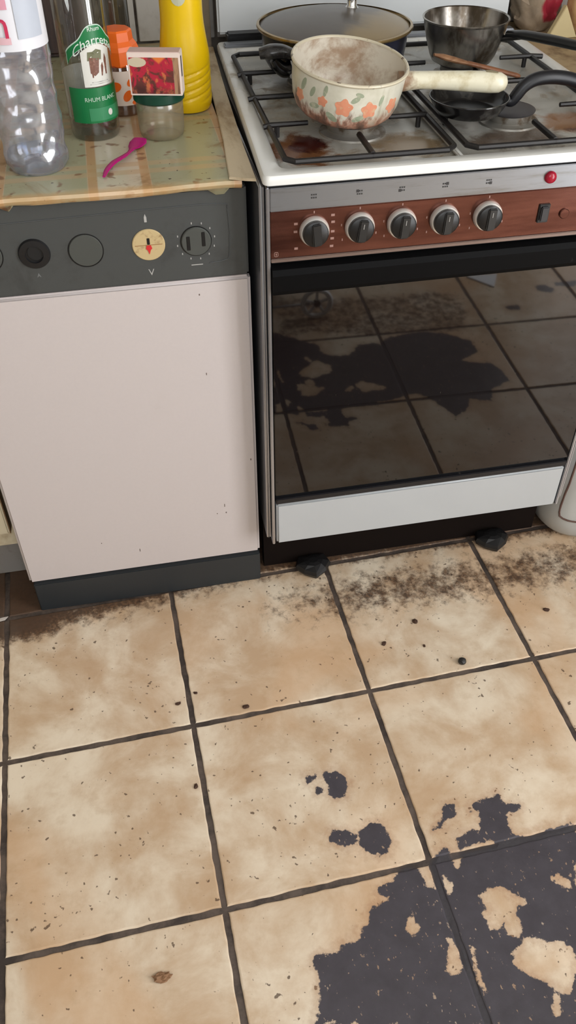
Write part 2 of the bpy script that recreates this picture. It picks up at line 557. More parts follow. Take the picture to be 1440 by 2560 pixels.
gx_, gy_ = np.meshgrid(np.linspace(-0.85, 1.35, 360), np.linspace(-1.5, 0.3, 300), indexing='ij')
bs = np.clip(stain_field(gx_.ravel(), gy_.ravel()), -0.03, 0.03)
bz = -0.0025 + 0.0012 * np.clip(bs / 0.006, 0, 1)
bi = np.arange(360 * 300).reshape(360, 300)
bme = bpy.data.meshes.new('grout_bed')
bme.from_pydata(np.stack([gx_.ravel(), gy_.ravel(), bz], 1).tolist(), [], np.stack([bi[:-1, :-1].ravel(), bi[1:, :-1].ravel(), bi[1:, 1:].ravel(), bi[:-1, 1:].ravel()], 1).tolist())
ba = bme.attributes.new('stain', 'FLOAT', 'POINT')
ba.data.foreach_set('value', bs.astype(np.float32))
link('grout_bed', bme, bed_material(), floor)
plain_tile = None
for i in range(-6, 7):
    for j in range(-9, 4):
        ca, sa = math.cos(TA), math.sin(TA)
        ux, uy = (i + 0.5) * TS, (j + 0.5) * TS
        cx, cy = TOX + ca * ux - sa * uy, TOY + sa * ux + ca * uy
        if not (RX0 + 0.13 < cx < RX1 - 0.13 and RY0 + 0.13 < cy < RY1 - 0.05):
            continue
        if -0.80 < cx < 1.30 and -1.45 < cy < 0.30:
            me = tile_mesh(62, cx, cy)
        else:
            plain_tile = plain_tile or tile_mesh(6)
            me = plain_tile
        o = link('tile', me, None, floor)
        o.location = (cx, cy, 0)
        o.rotation_euler = (0, 0, TA)

# ------------------------------------------------------------------ walls, ceiling, added window behind the camera
PAINT = dirty('painted_wall', srgb(190, 186, 176), srgb(168, 160, 148), 0.5, 0.8, 3, 0.7, fine=40)
CEIL = plain('ceiling_paint', srgb(226, 225, 220), 0.8)
wall_back = struct(build('wall_back', nbox(RX0, RX1, RY1, RY1 + 0.1, 0, RH), dirty('wall_grout', srgb(120, 112, 102), srgb(70, 60, 52), 0.45, 0.7, 12, 0.85)), 'tiled wall behind the worktop and cooker')
WTILE = dirty('grey_white_wall_tile', srgb(186, 182, 176), srgb(140, 128, 114), 0.52, 0.75, 7, 0.22, fine=50, amount=0.7)
wt = nbox(-0.0725, 0.0725, -0.006, 0.004, -0.0725, 0.0725, bev=0.0015, seg=1)
wt_me = bpy.data.meshes.new('wall_tile')
wt.to_mesh(wt_me)
wt.free()
wt_me.materials.append(WTILE)
for i in range(-8, 9):
    for k in range(4):
        o = link('wall_tile', wt_me, None, wall_back)
        o.location = (-0.104 + 0.075 + i * 0.15, RY1 - 0.003, 0.905 + k * 0.15)
struct(build('wall_left', nbox(RX0 - 0.1, RX0, RY0, RY1, 0, RH), PAINT), 'painted side wall left of the kitchen units')
bm = bmesh.new()
for a in ((RY0, GDOOR[0], 0, RH), (GDOOR[1], RY1, 0, RH), (GDOOR[0], GDOOR[1], 0, GDOOR[2]), (GDOOR[0], GDOOR[1], GDOOR[3], RH)):
    box(bm, RX1, RX1 + 0.1, a[0], a[1], a[2], a[3])
struct(build('wall_right', bm, PAINT), 'painted side wall with the glazed door')
bm = bmesh.new()
for a in ((RX0, WIN[0], 0, RH), (WIN[1], RX1, 0, RH), (WIN[0], WIN[1], 0, WIN[2]), (WIN[0], WIN[1], WIN[3], RH)):
    box(bm, a[0], a[1], RY0 - 0.1, RY0, a[2], a[3])
struct(build('wall_window_side', bm, PAINT), 'painted wall with the added window, opposite the cooker')
struct(build('ceiling', nbox(RX0, RX1, RY0, RY1, RH, RH + 0.1), CEIL), 'white ceiling')
FRAME = plain('window_frame_white', srgb(225, 225, 222), 0.4)
PANE = thin_clear('window_pane', (0.95, 0.97, 0.97, 1))
for nm, w, lab_, bar in (('added_window_1', WIN, 'unseen added window opposite the cooker', 1.75), ('door_1', GDOOR, 'glazed garden door in the right-hand wall', 0.95)):
    back = nm == 'added_window_1'
    def wbox(u0, u1, d0, d1, z0, z1, bev=0.0):
        return nbox(u0, u1, RY0 - d1, RY0 - d0, z0, z1, bev=bev) if back else nbox(RX1 + d0, RX1 + d1, u0, u1, z0, z1, bev=bev)
    win = struct(build(nm, wbox(w[0] + 0.04, w[1] - 0.04, 0.07, 0.075, w[2] + 0.04, w[3] - 0.04), PANE), lab_)
    mx = (w[0] + w[1]) / 2
    for pn, a in (('frame_side', (w[0], w[0] + 0.05, w[2], w[3])), ('frame_side', (w[1] - 0.05, w[1], w[2], w[3])), ('frame_rail', (w[0], w[1], w[2], w[2] + 0.05)), ('frame_rail', (w[0], w[1], w[3] - 0.05, w[3])),
                  ('mullion', (mx - 0.025, mx + 0.025, w[2], w[3])), ('glazing_bar', (w[0], w[1], bar, bar + 0.035))):
        build(pn, wbox(a[0], a[1], -0.02, 0.015, a[2], a[3], bev=0.004), FRAME, win)
struct(build('trim_1', nbox(0.0, 0.034, RY1 - 0.03, RY1 - 0.007, 0.80, 1.6, bev=0.002), dirty('trim_wood', srgb(150, 134, 112), srgb(100, 84, 66), 0.45, 0.75, 10, 0.6)), 'tan batten on the wall beside the raised cooker lid')

# ------------------------------------------------------------------ shared materials
WHITE_ENAMEL = plain('white_enamel', srgb(178, 181, 183), 0.28, var=0.02)
PINK_WHITE = dirty('off_white_lacquer', srgb(196, 187, 185), srgb(172, 160, 152), 0.62, 0.8, 5, 0.42, fine=180, amount=0.35)
DARK_GREY = dirty('dark_grey_plastic', srgb(66, 68, 67), srgb(56, 57, 56), 0.5, 0.7, 10, 0.5, fine=90)
PLINTH = plain('blue_black_plastic', srgb(38, 42, 45), 0.5)
BLACK = plain('black_plastic', srgb(14, 14, 15), 0.4)
BLACK_GLOSS = plain('black_gloss', srgb(14, 13, 15), 0.18)
IRON = dirty('black_iron', srgb(26, 23, 23), srgb(58, 44, 34), 0.6, 0.8, 30, 0.45, fine=120)
CHROME = plain('chrome', srgb(225, 225, 225), 0.12, 1.0, var=0.02)
SATIN = plain('satin_chrome', srgb(226, 222, 216), 0.34, 0.55, var=0.02)
STEEL = dirty('brushed_steel', srgb(142, 145, 150), srgb(122, 120, 118), 0.5, 0.75, 6, 0.32, 0.75, stretch=(1, 1, 14), fine=90)
ALU = plain('aluminium_edge', srgb(186, 188, 194), 0.25, 0.85)
PRINT_W = plain('pale_print', srgb(168, 166, 162), 0.6)
PRINT_D = plain('dark_print', srgb(46, 44, 44), 0.6)
PRINT_B = plain('brown_print', srgb(150, 116, 106), 0.5)

# ------------------------------------------------------------------ slim dishwasher
DW = 0.448
dw = thing('dishwasher', 'slim dishwasher with off-white door, dark grey control panel and dark plinth', 'dishwasher', (-DW / 2, 0, 0))
def dwp(name, bm, m, parent=None, smooth=False):
    o = build(name, bm, m, None, smooth)
    o.parent = parent or dw
    if parent is None or parent is dw:
        o.matrix_parent_inverse = Matrix.Translation((DW / 2, 0, 0))
    return o
dwp('body', nbox(-DW + 0.004, -0.004, 0.022, 0.57, 0.06, 0.812, bev=0.003), plain('dishwasher_side', srgb(120, 118, 116), 0.5))
dwp('door', nbox(-DW, 0.0, 0.0, 0.022, 0.0775, 0.6765, bev=0.005, seg=3), PINK_WHITE, smooth=True)
dwp('plinth', nbox(-DW + 0.006, -0.001, -0.004, 0.03, 0.0, 0.0765, bev=0.002), PLINTH)
cp = dwp('control_panel', nbox(-DW, -0.002, 0.0, 0.022, 0.6785, 0.8135, bev=0.003), DARK_GREY)
def ring(bm, x, z, y, r, t, n=44):
    pts = [(x + r * math.cos(2 * PI * k / n), y, z + r * math.sin(2 * PI * k / n)) for k in range(n)]
    vs = []
    for k in range(n):
        a = 2 * PI * k / n
        c = Vector((x + r * math.cos(a), y, z + r * math.sin(a)))
        e = Vector((math.cos(a), 0, math.sin(a)))
        vs.append([bm.verts.new(c + e * (t * math.cos(2 * PI * q / 6)) + Vector((0, 1, 0)) * (t * math.sin(2 * PI * q / 6))) for q in range(6)])
    for k in range(n):
        for q in range(6):
            bm.faces.new((vs[k][q], vs[(k + 1) % n][q], vs[(k + 1) % n][(q + 1) % 6], vs[k][(q + 1) % 6]))
    bmesh.ops.recalc_face_normals(bm, faces=bm.faces[:])
    return bm
# raised outline of the programme field
fr = smooth_path([(-0.40, -0.0002, 0.786), (-0.12, -0.0002, 0.791), (-0.040, -0.0002, 0.790), (-0.030, -0.0002, 0.780), (-0.030, -0.0002, 0.715), (-0.040, -0.0002, 0.705), (-0.06, -0.0002, 0.703)], 5)
build('field_groove', tube(fr, 0.0009, 6), plain('groove_grey', srgb(66, 68, 68), 0.6), cp)
DKNOB = plain('panel_button_grey', srgb(68, 70, 66), 0.55)
b = build('push_button', front_disc(bmesh.new(), -0.234, 0.739, 0.003, -0.0012, 0.0235, bev=0.0008), DKNOB, cp)
build('button_gap', ring(bmesh.new(), -0.234, 0.739, -0.0003, 0.0243, 0.0007), BLACK, b)
b = build('push_button', front_disc(bmesh.new(), -0.372, 0.743, 0.003, -0.0012, 0.0235, bev=0.0008), DKNOB, cp)
build('button_gap', ring(bmesh.new(), -0.372, 0.743, -0.0003, 0.0243, 0.0007), BLACK, b)
# open socket where a button is missing
h = build('button_socket', lathe([(0.0225, 0.0), (0.0205, 0.004), (0.0125, 0.0045), (0.0125, 0.0012), (0.0, 0.0012)], 40, cap_bottom=False, cap_top=False), plain('socket_black', srgb(18, 18, 20), 0.4), cp, True)
h.rotation_euler = (PI / 2, 0, 0)
h.location = (-0.305, 0.0005, 0.741)
build('socket_core', front_disc(bmesh.new(), -0.303, 0.743, 0.0, -0.0015, 0.0115, bev=0.0004), plain('socket_core_black', srgb(8, 8, 9), 0.6), cp)
# beige dial with red pointer
d = build('programme_dial', front_disc(bmesh.new(), -0.1455, 0.7395, 0.003, -0.002, 0.0235, bev=0.001), dirty('beige_dial', srgb(190, 168, 124), srgb(146, 118, 80), 0.5, 0.7, 60, 0.5, fine=200), cp)
build('dial_slot', nbox(-0.165, -0.126, -0.0024, -0.0018, 0.7392, 0.7401), plain('dial_line', srgb(150, 112, 70), 0.6), d)
pb = bmesh.new()
prism([(-0.0022, -0.010), (0.0, -0.0165), (0.0022, -0.010), (0.0045, -0.008), (0.003, -0.003), (-0.003, -0.003), (-0.0045, -0.008)], 0, 0.0012, pb)
o = build('dial_pointer', pb, plain('red_paint', srgb(196, 38, 40), 0.5), d)
o.rotation_euler = (PI / 2, 0, 0.0)
o.location = (-0.1455, -0.0018, 0.7405 + 0.002)
build('dial_hole', nbox(-0.1475, -0.1435, -0.0028, -0.0018, 0.7405, 0.750, bev=0.0004), BLACK, d)
# thermostat knob with finger recesses and tick marks
kb = build('timer_knob', front_disc(bmesh.new(), -0.0775, 0.7385, 0.003, -0.003, 0.0215, bev=0.0012), DKNOB, cp)
build('finger_recess', nbox(-0.0915, -0.0865, -0.0036, -0.0028, 0.7265, 0.7475, bev=0.0006), BLACK, kb)
build('finger_recess', nbox(-0.0695, -0.0645, -0.0036, -0.0028, 0.731, 0.7525, bev=0.0006), BLACK, kb)
build('knob_gap', ring(bmesh.new(), -0.0775, 0.7385, -0.0003, 0.0222, 0.0006), BLACK, kb)
for k in range(11):
    a = math.radians(100 - k * 30)
    x, z = -0.0775 + 0.0275 * math.cos(a), 0.7385 + 0.0275 * math.sin(a)
    build('tick_mark', nbox(x - 0.0007, x + 0.0007, -0.0005, 0.0002, z - 0.0014, z + 0.0014), PRINT_W, cp)
def mark(s, size, x, z, y, m, parent, rot=0):
    me = text_geo(s, size, 0.0002)
    o = link('lettering', me, m, parent)
    o.rotation_euler = (PI / 2, 0, 0)
    o.location = (x, y, z)
    return o
mark('V', 0.014, -0.146, 0.6965, -0.0003, PRINT_W, cp)
_a = build('arrow_mark', prism([(-0.0018, -0.006), (0.0018, -0.006), (0.0018, 0.001), (0.0, 0.006), (-0.0018, 0.001)], 0, 0.0003), PRINT_W, cp)
_a.rotation_euler = (PI / 2, 0, 0)
_a.location = (-0.146, -0.0003, 0.779)
mark('A', 0.008, -0.305, 0.708, -0.0003, plain('faint_print', srgb(120, 122, 122), 0.6), cp)
build('small_print', nbox(-0.087, -0.070, -0.0004, 0.0002, 0.7015, 0.7028), PRINT_W, cp)

dd = bpy.data.objects['door'] if 'door' in bpy.data.objects else None
CHIP = plain('chip_dark', srgb(96, 82, 74), 0.7)
for x, z, w, h in ((-0.078, 0.510, 0.0006, 0.0022), (-0.0640, 0.2145, 0.0006, 0.0035), (-0.0620, 0.196, 0.0009, 0.0016), (-0.079, 0.196, 0.0008, 0.0010), (-0.011, 0.318, 0.0010, 0.0020), (-0.232, 0.128, 0.0006, 0.0035), (-0.30, 0.16, 0.0008, 0.0010), (-0.079, 0.653, 0.0008, 0.0014)):
    build('paint_chip', nbox(x - w, x + w, -0.0003, 0.0004, z - h, z + h), CHIP, dd)

# ------------------------------------------------------------------ cream cabinet at the left edge
cab = thing('base_cabinet', 'cream base cabinet with grey plinth left of the dishwasher', 'cabinet', (-0.76, 0.3, 0))
CREAM = dirty('cream_laminate', srgb(224, 214, 188), srgb(180, 160, 126), 0.5, 0.75, 5, 0.45)
def cabp(name, bm, m):
    o = build(name, bm, m)
    o.parent = cab
    o.matrix_parent_inverse = Matrix.Translation((0.76, -0.3, 0))
    return o
cabp('carcass', nbox(-1.05, -0.456, 0.06, 0.62, 0.13, 0.81, bev=0.002), CREAM)
cabp('door', nbox(-1.045, -0.464, 0.035, 0.058, 0.182, 0.80, bev=0.003), CREAM)
cabp('plinth', nbox(-1.05, -0.455, 0.115, 0.135, 0.0, 0.135, bev=0.001), dirty('grey_plinth', srgb(158, 154, 150), srgb(110, 100, 90), 0.5, 0.75, 8, 0.5))
cabp('door_edge_band', nbox(-0.4635, -0.4615, 0.036, 0.058, 0.183, 0.799), plain('brown_edge', srgb(120, 92, 62), 0.6))

# ------------------------------------------------------------------ worktop with patterned sticky covering
def worktop_material():
    t = NT('patterned_oilcloth')
    pos = t.pos()
    x, y, z = t.sep(pos)
    u = t.math('PINGPONG', t.math('ADD', x, 0.174), 0.098)       # mirror-symmetric stripes around the pale squares
    v = t.math('PINGPONG', t.math('ADD', y, 0.045), 0.098)
    stripe = t.math('MULTIPLY', t.sstep(u, 0.028, 0.031), t.math('SUBTRACT', 1.0, t.sstep(u, 0.041, 0.044)))
    green = t.sstep(u, 0.0425, 0.0435)
    n1 = t.noise(pos, 22, 5, 0.6)
    col = t.mix(green, srgb(196, 186, 164), srgb(162, 160, 130))
    col = t.mix(stripe, col, srgb(184, 148, 108))
    vs = t.math('MULTIPLY', t.sstep(v, 0.074, 0.078), t.math('SUBTRACT', 1.0, t.sstep(v, 0.090, 0.094)))
    col = t.mix(t.math('MULTIPLY', vs, 0.6), col, srgb(188, 160, 122))
    # food stains: brown smears and dark crumbs ground in
    st = t.sstep(t.noise(pos, 9, 5, 0.65, 0.8), 0.5, 0.72)
    col = t.mix(t.math('MULTIPLY', st, 0.8), col, srgb(136, 106, 66))
    st2 = t.sstep(t.noise(t.scale(pos, (1, 1.1, 1)), 46, 2, 0.5, 0.0), 0.60, 0.70)
    col = t.mix(t.math('MULTIPLY', st2, 0.75), col, srgb(122, 82, 54))
    st3 = t.sstep(t.noise(pos, 110, 2), 0.70, 0.74)
    col = t.mix(st3, col, srgb(60, 44, 34))
    # frayed front lip has gone orange
    lip = t.math('SUBTRACT', 1.0, t.sstep(t.math('ADD', y, t.math('MULTIPLY', t.math('SUBTRACT', n1, 0.5), 0.03)), -0.020, -0.004))
    col = t.mix(t.math('MULTIPLY', lip, 0.7), col, srgb(190, 150, 100))
    t.set(color=col, rough=t.math('ADD', 0.3, t.math('MULTIPLY', st, 0.3)))
    t.bump(n1, 0.15, 0.002)
    return t.m

WT_Z = 0.829
bm = bmesh.new()
xs = np.linspace(-1.05, -0.010, 90)
prof = [(-0.013, 0.8155), (-0.0165, 0.8185), (-0.019, 0.823), (-0.0175, 0.8275), (-0.012, WT_Z)] + [(yy, WT_Z) for yy in np.linspace(0.0, 0.662, 34)]
rows = []
for x in xs:
    w1 = mnoise.noise(Vector((x * 9, 0.3, 0.0)))
    w2 = mnoise.noise(Vector((x * 26, 5.3, 0.0)))
    row = []
    for k, (yy, zz) in enumerate(prof):
        f = 1.0 if k < 4 else (0.4 if k == 4 else 0.0)
        row.append(bm.verts.new((x, yy - f * (0.004 * w1 + 0.002 * w2), zz - (0.0035 * w1 + 0.0015 * w2 if k == 0 else 0.002 * w1 * f) + (0.0005 * w2 if k > 4 else 0))))
    rows.append(row)
for i in range(len(xs) - 1):
    for k in range(len(prof) - 1):
        bm.faces.new((rows[i][k], rows[i + 1][k], rows[i + 1][k + 1], rows[i][k + 1]))
r = bmesh.ops.extrude_face_region(bm, geom=bm.faces[:])
for v in [g for g in r['geom'] if isinstance(g, bmesh.types.BMVert)]:
    v.co.z -= 0.012 if v.co.y > -0.012 else 0.0
    v.co.y += 0.010 if v.co.y < -0.011 else 0.0
bmesh.ops.recalc_face_normals(bm, faces=bm.faces[:])
worktop = tag(build('worktop', bm, worktop_material(), None, True), 'thin worktop under a stained patterned oilcloth above the dishwasher', 'worktop')

# tan strip bridging worktop and cooker
bm = bmesh.new()
prism([(-0.027, -0.016), (-0.006, -0.026), (0.008, -0.030), (0.0105, 0.1), (0.022, 0.40), (0.032, 0.60), (0.016, 0.60), (-0.004, 0.35), (-0.016, 0.12), (-0.022, 0.05)], 0.8300, 0.8335, bm, bev=0.001)
strip = tag(build('cover_strip', bm, dirty('tan_strip', srgb(196, 180, 152), srgb(134, 110, 76), 0.46, 0.78, 11, 0.55, stretch=(1, 0.35, 1), fine=90)), 'stained tan strip covering the gap between worktop and cooker', 'strip')

# ------------------------------------------------------------------ cooker
CY = -0.045                      # plane of the cooker front
CX0, CX1 = 0.0236, 0.592
ck = thing('gas_cooker', 'white freestanding gas cooker with brown control panel and dark glass oven door', 'cooker', (0.308, 0.25, 0))
def ckp(name, bm, m, parent=None, smooth=False):
    o = build(name, bm, m, None, smooth)
    if parent is None:
        o.parent = ck
        o.matrix_parent_inverse = Matrix.Translation((-0.308, -0.25, 0))
    else:
        o.parent = parent
    return o
ckp('body', nbox(0.022, 0.594, CY + 0.022, 0.57, 0.14, 0.83), plain('cooker_body', srgb(60, 58, 56), 0.6))
ckp('plinth', nbox(0.012, 0.604, 0.030, 0.05, 0.0, 0.139), plain('plinth_dark', srgb(22, 15, 12), 0.9, spec=0.1))
for sx in (0, 1):
    x0, x1 = (0.0095, 0.0168) if sx == 0 else (0.5995, 0.6085)
    bm = nbox(x0, x1, CY + 0.004, 0.57, 0.145, 0.828, bev=0.004, seg=3)
    for v in bm.verts:      # the lower front corner is cut back
        if v.co.z < 0.2 and v.co.y < 0:
            v.co.y += 0.004
    ckp('side_panel', bm, ALU, None, True)
    x0, x1 = (0.0183, 0.0232) if sx == 0 else (0.5925, 0.5975)
    ckp('edge_strip', nbox(x0, x1, CY - 0.001, CY + 0.03, 0.139, 0.826, bev=0.0012), ALU, None, True)

# control panel: steel band above, brown glassy band with the knobs below
ckp('steel_band', nbox(CX0, CX1, CY, CY + 0.02, 0.7915, 0.8245, bev=0.001), STEEL)
ckp('trim_rail', nbox(CX0 - 0.004, CX1 + 0.004, CY + 0.001, CY + 0.02, 0.8265, 0.8335, bev=0.0012), STEEL)
t = NT('copper_brown_panel')
pn = t.noise(t.scale(t.obj(), (1, 1, 10)), 5, 5)
t.set(color=t.mix(t.sstep(pn, 0.3, 0.7), srgb(80, 47, 39), srgb(110, 70, 59)), rough=t.math('ADD', 0.16, t.math('MULTIPLY', pn, 0.14)), metal=0.75)
COPPER = t.m
brown = ckp('brown_band', nbox(CX0, CX1, CY, CY + 0.02, 0.7225, 0.7912, bev=0.001), COPPER)
ckp('lower_lip', nbox(CX0, CX1, CY - 0.0015, CY + 0.02, 0.7165, 0.7222, bev=0.001), plain('lip_grey', srgb(130, 112, 104), 0.4, 0.6))
KN = [(0.086, 0), (0.152, 0), (0.214, 0), (0.278, 0), (0.3435, 0)]
for k, (kx, _) in enumerate(KN):
    kz = 0.7605
    kn = ckp('knob', front_disc(bmesh.new(), kx, kz, CY + 0.004, CY - 0.0165, 0.0184, n=48, bev=0.0018, r1=0.0178), BLACK, None, True)
    rg = build('chrome_ring', lathe([(0.0185, 0.0), (0.0210, 0.0), (0.0216, 0.002), (0.0212, 0.007), (0.0200, 0.0095), (0.0185, 0.0095)], 48, cap_bottom=False, cap_top=False), SATIN, kn, True)
    rg.rotation_euler = (PI / 2, 0, 0)
    rg.location = (kx, CY, kz)
    ang = [-0.10, 0.12, 0.06, 0.04, 0.02][k]
    gb = nbox(-0.0055, 0.0075, -0.0075, 0.0, -0.0160, 0.0160, bev=0.0016)
    g = build('grip_bar', gb, plain('grip_grey', srgb(30, 30, 30), 0.4) if k == 0 else bpy.data.materials['grip_grey'], kn, True)
    g.location = (kx, CY - 0.0125, kz)
    g.rotation_euler = (0, ang, 0)
    if k:
        ln = build('pointer_line', nbox(0.0005, 0.0013, -0.0078, -0.0072, 0.004, 0.011), PRINT_W, kn)
        ln.location = (kx, CY - 0.0125, kz)
        ln.rotation_euler = (0, ang, 0)
    # zone symbol above the knob: four squares, one of them filled
    ix, iz = kx - 0.001 - 0.001 * k, 0.8095
    q = 0
    for a in (-1, 0, 1):
        for bz in (0, 1):
            big = (k and a == -1 + 2 * (k > 2) and bz == k % 2)
            s = 0.0019 if big else 0.0010
            x, z = ix + a * 0.0030, iz + (bz - 0.5) * 0.0042
            ckp('zone_symbol', nbox(x - s, x + s, CY - 0.0004, CY + 0.0002, z - s, z + s), PRINT_D)
    # scale marks round the knob
    for mx, mz in (((-0.026, 0.0115), (-0.0265, 0.0), (-0.0255, -0.025), (0.027, 0.020), (0.0275, 0.010), (0.0275, -0.004), (0.027, -0.0145), (0.0265, -0.026), (0, 0.0265)) if k == 0 else
                   ((0.0, 0.0265), (-0.026, 0.004), (0.0255, -0.012), (-0.024, -0.018))):
        w = 0.0026 if (k == 0 and mx) else 0.0008
        build('scale_mark', nbox(kx + mx - w, kx + mx + w, CY - 0.0004, CY + 0.0002, kz + mz - 0.0017, kz + mz + 0.0017), PRINT_B, brown)
bm = bmesh.new()
for a in ((0.0285, 0.0345, 0.7255, 0.7263), (0.0285, 0.0345, 0.7318, 0.7326), (0.0285, 0.0293, 0.7255, 0.7326), (0.0337, 0.0345, 0.7255, 0.7326), (0.0308, 0.0322, 0.7275, 0.7305)):
    box(bm, a[0], a[1], CY - 0.0004, CY + 0.0002, a[2], a[3])
build('rating_symbol', bm, PRINT_B, brown)
# red pilot lamp and black rocker switch
lp = ckp('pilot_lamp', lathe([(0.0088, 0), (0.0086, 0.0025), (0.0072, 0.0052), (0.004, 0.0068), (0.0, 0.0073)], 32, cap_bottom=True, cap_top=False), plain('red_lens', srgb(158, 14, 44), 0.2), None, True)
lp.rotation_euler = (PI / 2, 0, 0)
lp.matrix_parent_inverse = Matrix.Translation((-0.308, -0.25, 0))
lp.location = (0.4315, CY, 0.8085)
sw = ckp('rocker_switch', nbox(0.4235, 0.4405, CY - 0.003, CY + 0.002, 0.7415, 0.7695, bev=0.001), BLACK)
build('rocker', nbox(0.4262, 0.4378, CY - 0.0065, CY - 0.002, 0.7445, 0.7665, bev=0.0015), plain('rocker_grey', srgb(40, 40, 44), 0.35), sw)
bt = ckp('igniter_button', front_disc(bmesh.new(), 0.4655, 0.752, CY + 0.002, CY - 0.003, 0.0075, bev=0.001), COPPER)

# oven door
od = ckp('oven_door', nbox(CX0 + 0.002, CX1 - 0.002, CY + 0.006, CY + 0.03, 0.243, 0.712, bev=0.002), BLACK)
t = NT('dark_oven_glass')
gp = t.obj()
gx, gy, gz = t.sep(gp)
sc = t.noise(t.scale(gp, (1, 1, 0.25)), 260, 2)
t.set(color=srgb(15, 10, 9), rough=t.math('ADD', 0.03, t.math('MULTIPLY', t.sstep(sc, 0.74, 0.8), 0.3)), ior=1.62)
build('glass', nbox(CX0 + 0.0015, CX1 - 0.0015, CY, CY + 0.006, 0.2615, 0.693, bev=0.0012), t.m, od)
bm = bmesh.new()     # moulded full-width grip along the top
hp = [(CY + 0.006, 0.665), (CY - 0.0065, 0.668), (CY - 0.0085, 0.674), (CY - 0.009, 0.685), (CY - 0.0095, 0.699), (CY - 0.006, 0.7075), (CY + 0.006, 0.7115)]
vv = [[bm.verts.new((x, y, z)) for (y, z) in hp] for x in (CX0 + 0.001, CX1 - 0.001)]
for i in range(len(hp) - 1):
    bm.faces.new((vv[0][i], vv[1][i], vv[1][i + 1], vv[0][i + 1]))
bm.faces.new(vv[0])
bm.faces.new(list(reversed(vv[1])))
bmesh.ops.recalc_face_normals(bm, faces=bm.faces[:])
build('door_grip', bm, dirty('grip_black', srgb(5, 5, 6), srgb(30, 28, 28), 0.68, 0.74, 60, 0.6, fine=200, spec=0.1), od)
build('bottom_strip', nbox(CX0 + 0.002, CX1 - 0.002, CY - 0.003, CY + 0.012, 0.2425, 0.2555, bev=0.0015), dirty('strip_black', srgb(24, 24, 28), srgb(74, 70, 66), 0.66, 0.72, 70, 0.35, fine=220), od)
dr = ckp('drawer', nbox(CX0 + 0.003, CX1 - 0.001, CY - 0.001, CY + 0.02, 0.1385, 0.2395, bev=0.004, seg=3), WHITE_ENAMEL, None, True)

# feet
for fx in (0.11, 0.50):
    fb = lathe([(0.020, 0.0), (0.027, 0.004), (0.030, 0.012), (0.027, 0.020), (0.016, 0.026), (0.008, 0.028)], 8, disp=lambda a, z, r: 0.004 * math.sin(3 * a) if z < 0.022 else 0)
    for v in fb.verts:
        v.co.x *= 1.25
    f = ckp('foot', fb, plain('foot_black', srgb(20, 19, 20), 0.45))
    f.matrix_parent_inverse = Matrix.Translation((-0.308, -0.25, 0))
    f.location = (fx, 0.002, 0.0)
for fx in (0.11, 0.50):
    f = ckp('foot', lathe([(0.02, 0), (0.027, 0.006), (0.02, 0.022), (0.011, 0.14)], 12), bpy.data.materials['foot_black'])
    f.location = (fx, 0.5, 0.0)

# hob: raised white rim round a stained recessed plate
HZ = 0.847
def hob_material():
    t = NT('stained_hob_enamel')
    pos = t.pos()
    x, y, z = t.sep(pos)
    n = t.noise(pos, 26, 6, 0.65, 0.5)
    n2 = t.noise(pos, 8, 4, 0.6)
    col = t.mix(n2, srgb(160, 157, 147), srgb(184, 183, 177))  # shade on the recessed plate is put into its grey; rim stays white
    def ell(cx, cy, rx, ry):
        a = t.math('POWER', t.math('DIVIDE', t.math('SUBTRACT', x, cx), rx), 2)
        b = t.math('POWER', t.math('DIVIDE', t.math('SUBTRACT', y, cy), ry), 2)
        return t.math('SUBTRACT', 1.0, t.math('SQRT', t.math('ADD', a, b)))
    soil = t.sstep(t.math('ADD', n, t.math('MULTIPLY', n2, 0.5)), 0.76, 1.0)
    rim_ = t.math('MAXIMUM', t.sstep(z, HZ - 0.0065, HZ - 0.003), t.math('MAXIMUM', t.sstep(t.math('MULTIPLY', y, -1.0), 0.040, 0.046), t.sstep(t.math('MULTIPLY', x, -1.0), -0.036, -0.026)))
    soil = t.math('MULTIPLY', soil, t.math('SUBTRACT', 1.0, t.math('MULTIPLY', rim_, t.sstep(t.math('MULTIPLY', y, -1.0), -0.45, -0.1))))
    col = t.mix(t.math('MULTIPLY', soil, 0.75), col, srgb(120, 98, 66))
    col = t.mix(rim_, col, srgb(226, 226, 222))
    col = t.mix(t.math('MULTIPLY', soil, t.math('MULTIPLY', rim_, 0.8)), col, srgb(150, 134, 106))
    nz = t.math('MULTIPLY', t.math('SUBTRACT', n, 0.5), 1.5)
    for (cx, cy, rx, ry, c, g, k) in ((0.245, 0.035, 0.075, 0.055, srgb(126, 104, 72), 0.45, 0.85), (0.085, 0.05, 0.055, 0.075, srgb(104, 62, 26), 0.4, 0.95), (0.100, 0.065, 0.032, 0.040, srgb(58, 16, 8), 0.4, 0.97),
                                      (0.52, 0.075, 0.075, 0.055, srgb(134, 88, 44), 0.45, 0.9), (0.545, 0.045, 0.06, 0.03, srgb(74, 40, 22), 0.35, 0.9), (0.40, 0.03, 0.10, 0.05, srgb(80, 62, 48), 0.5, 0.85), (0.178, 0.35, 0.13, 0.13, srgb(110, 92, 70), 0.5, 0.6)):
        m = t.math('MULTIPLY', t.sstep(t.math('ADD', ell(cx, cy, rx, ry), nz), 0.0, g), t.math('SUBTRACT', 1.0, rim_))
        col = t.mix(t.math('MULTIPLY', m, k), col, c)
    t.set(color=col, rough=t.math('ADD', 0.22, t.math('MULTIPLY', soil, 0.4)))
    return t.m
HOB = hob_material()
outer = [(0.0125, -0.060), (0.606, -0.060), (0.606, 0.578), (0.036, 0.578)]
inner = [(0.040, -0.036), (0.584, -0.036), (0.580, 0.515), (0.056, 0.515)]
bm = bmesh.new()
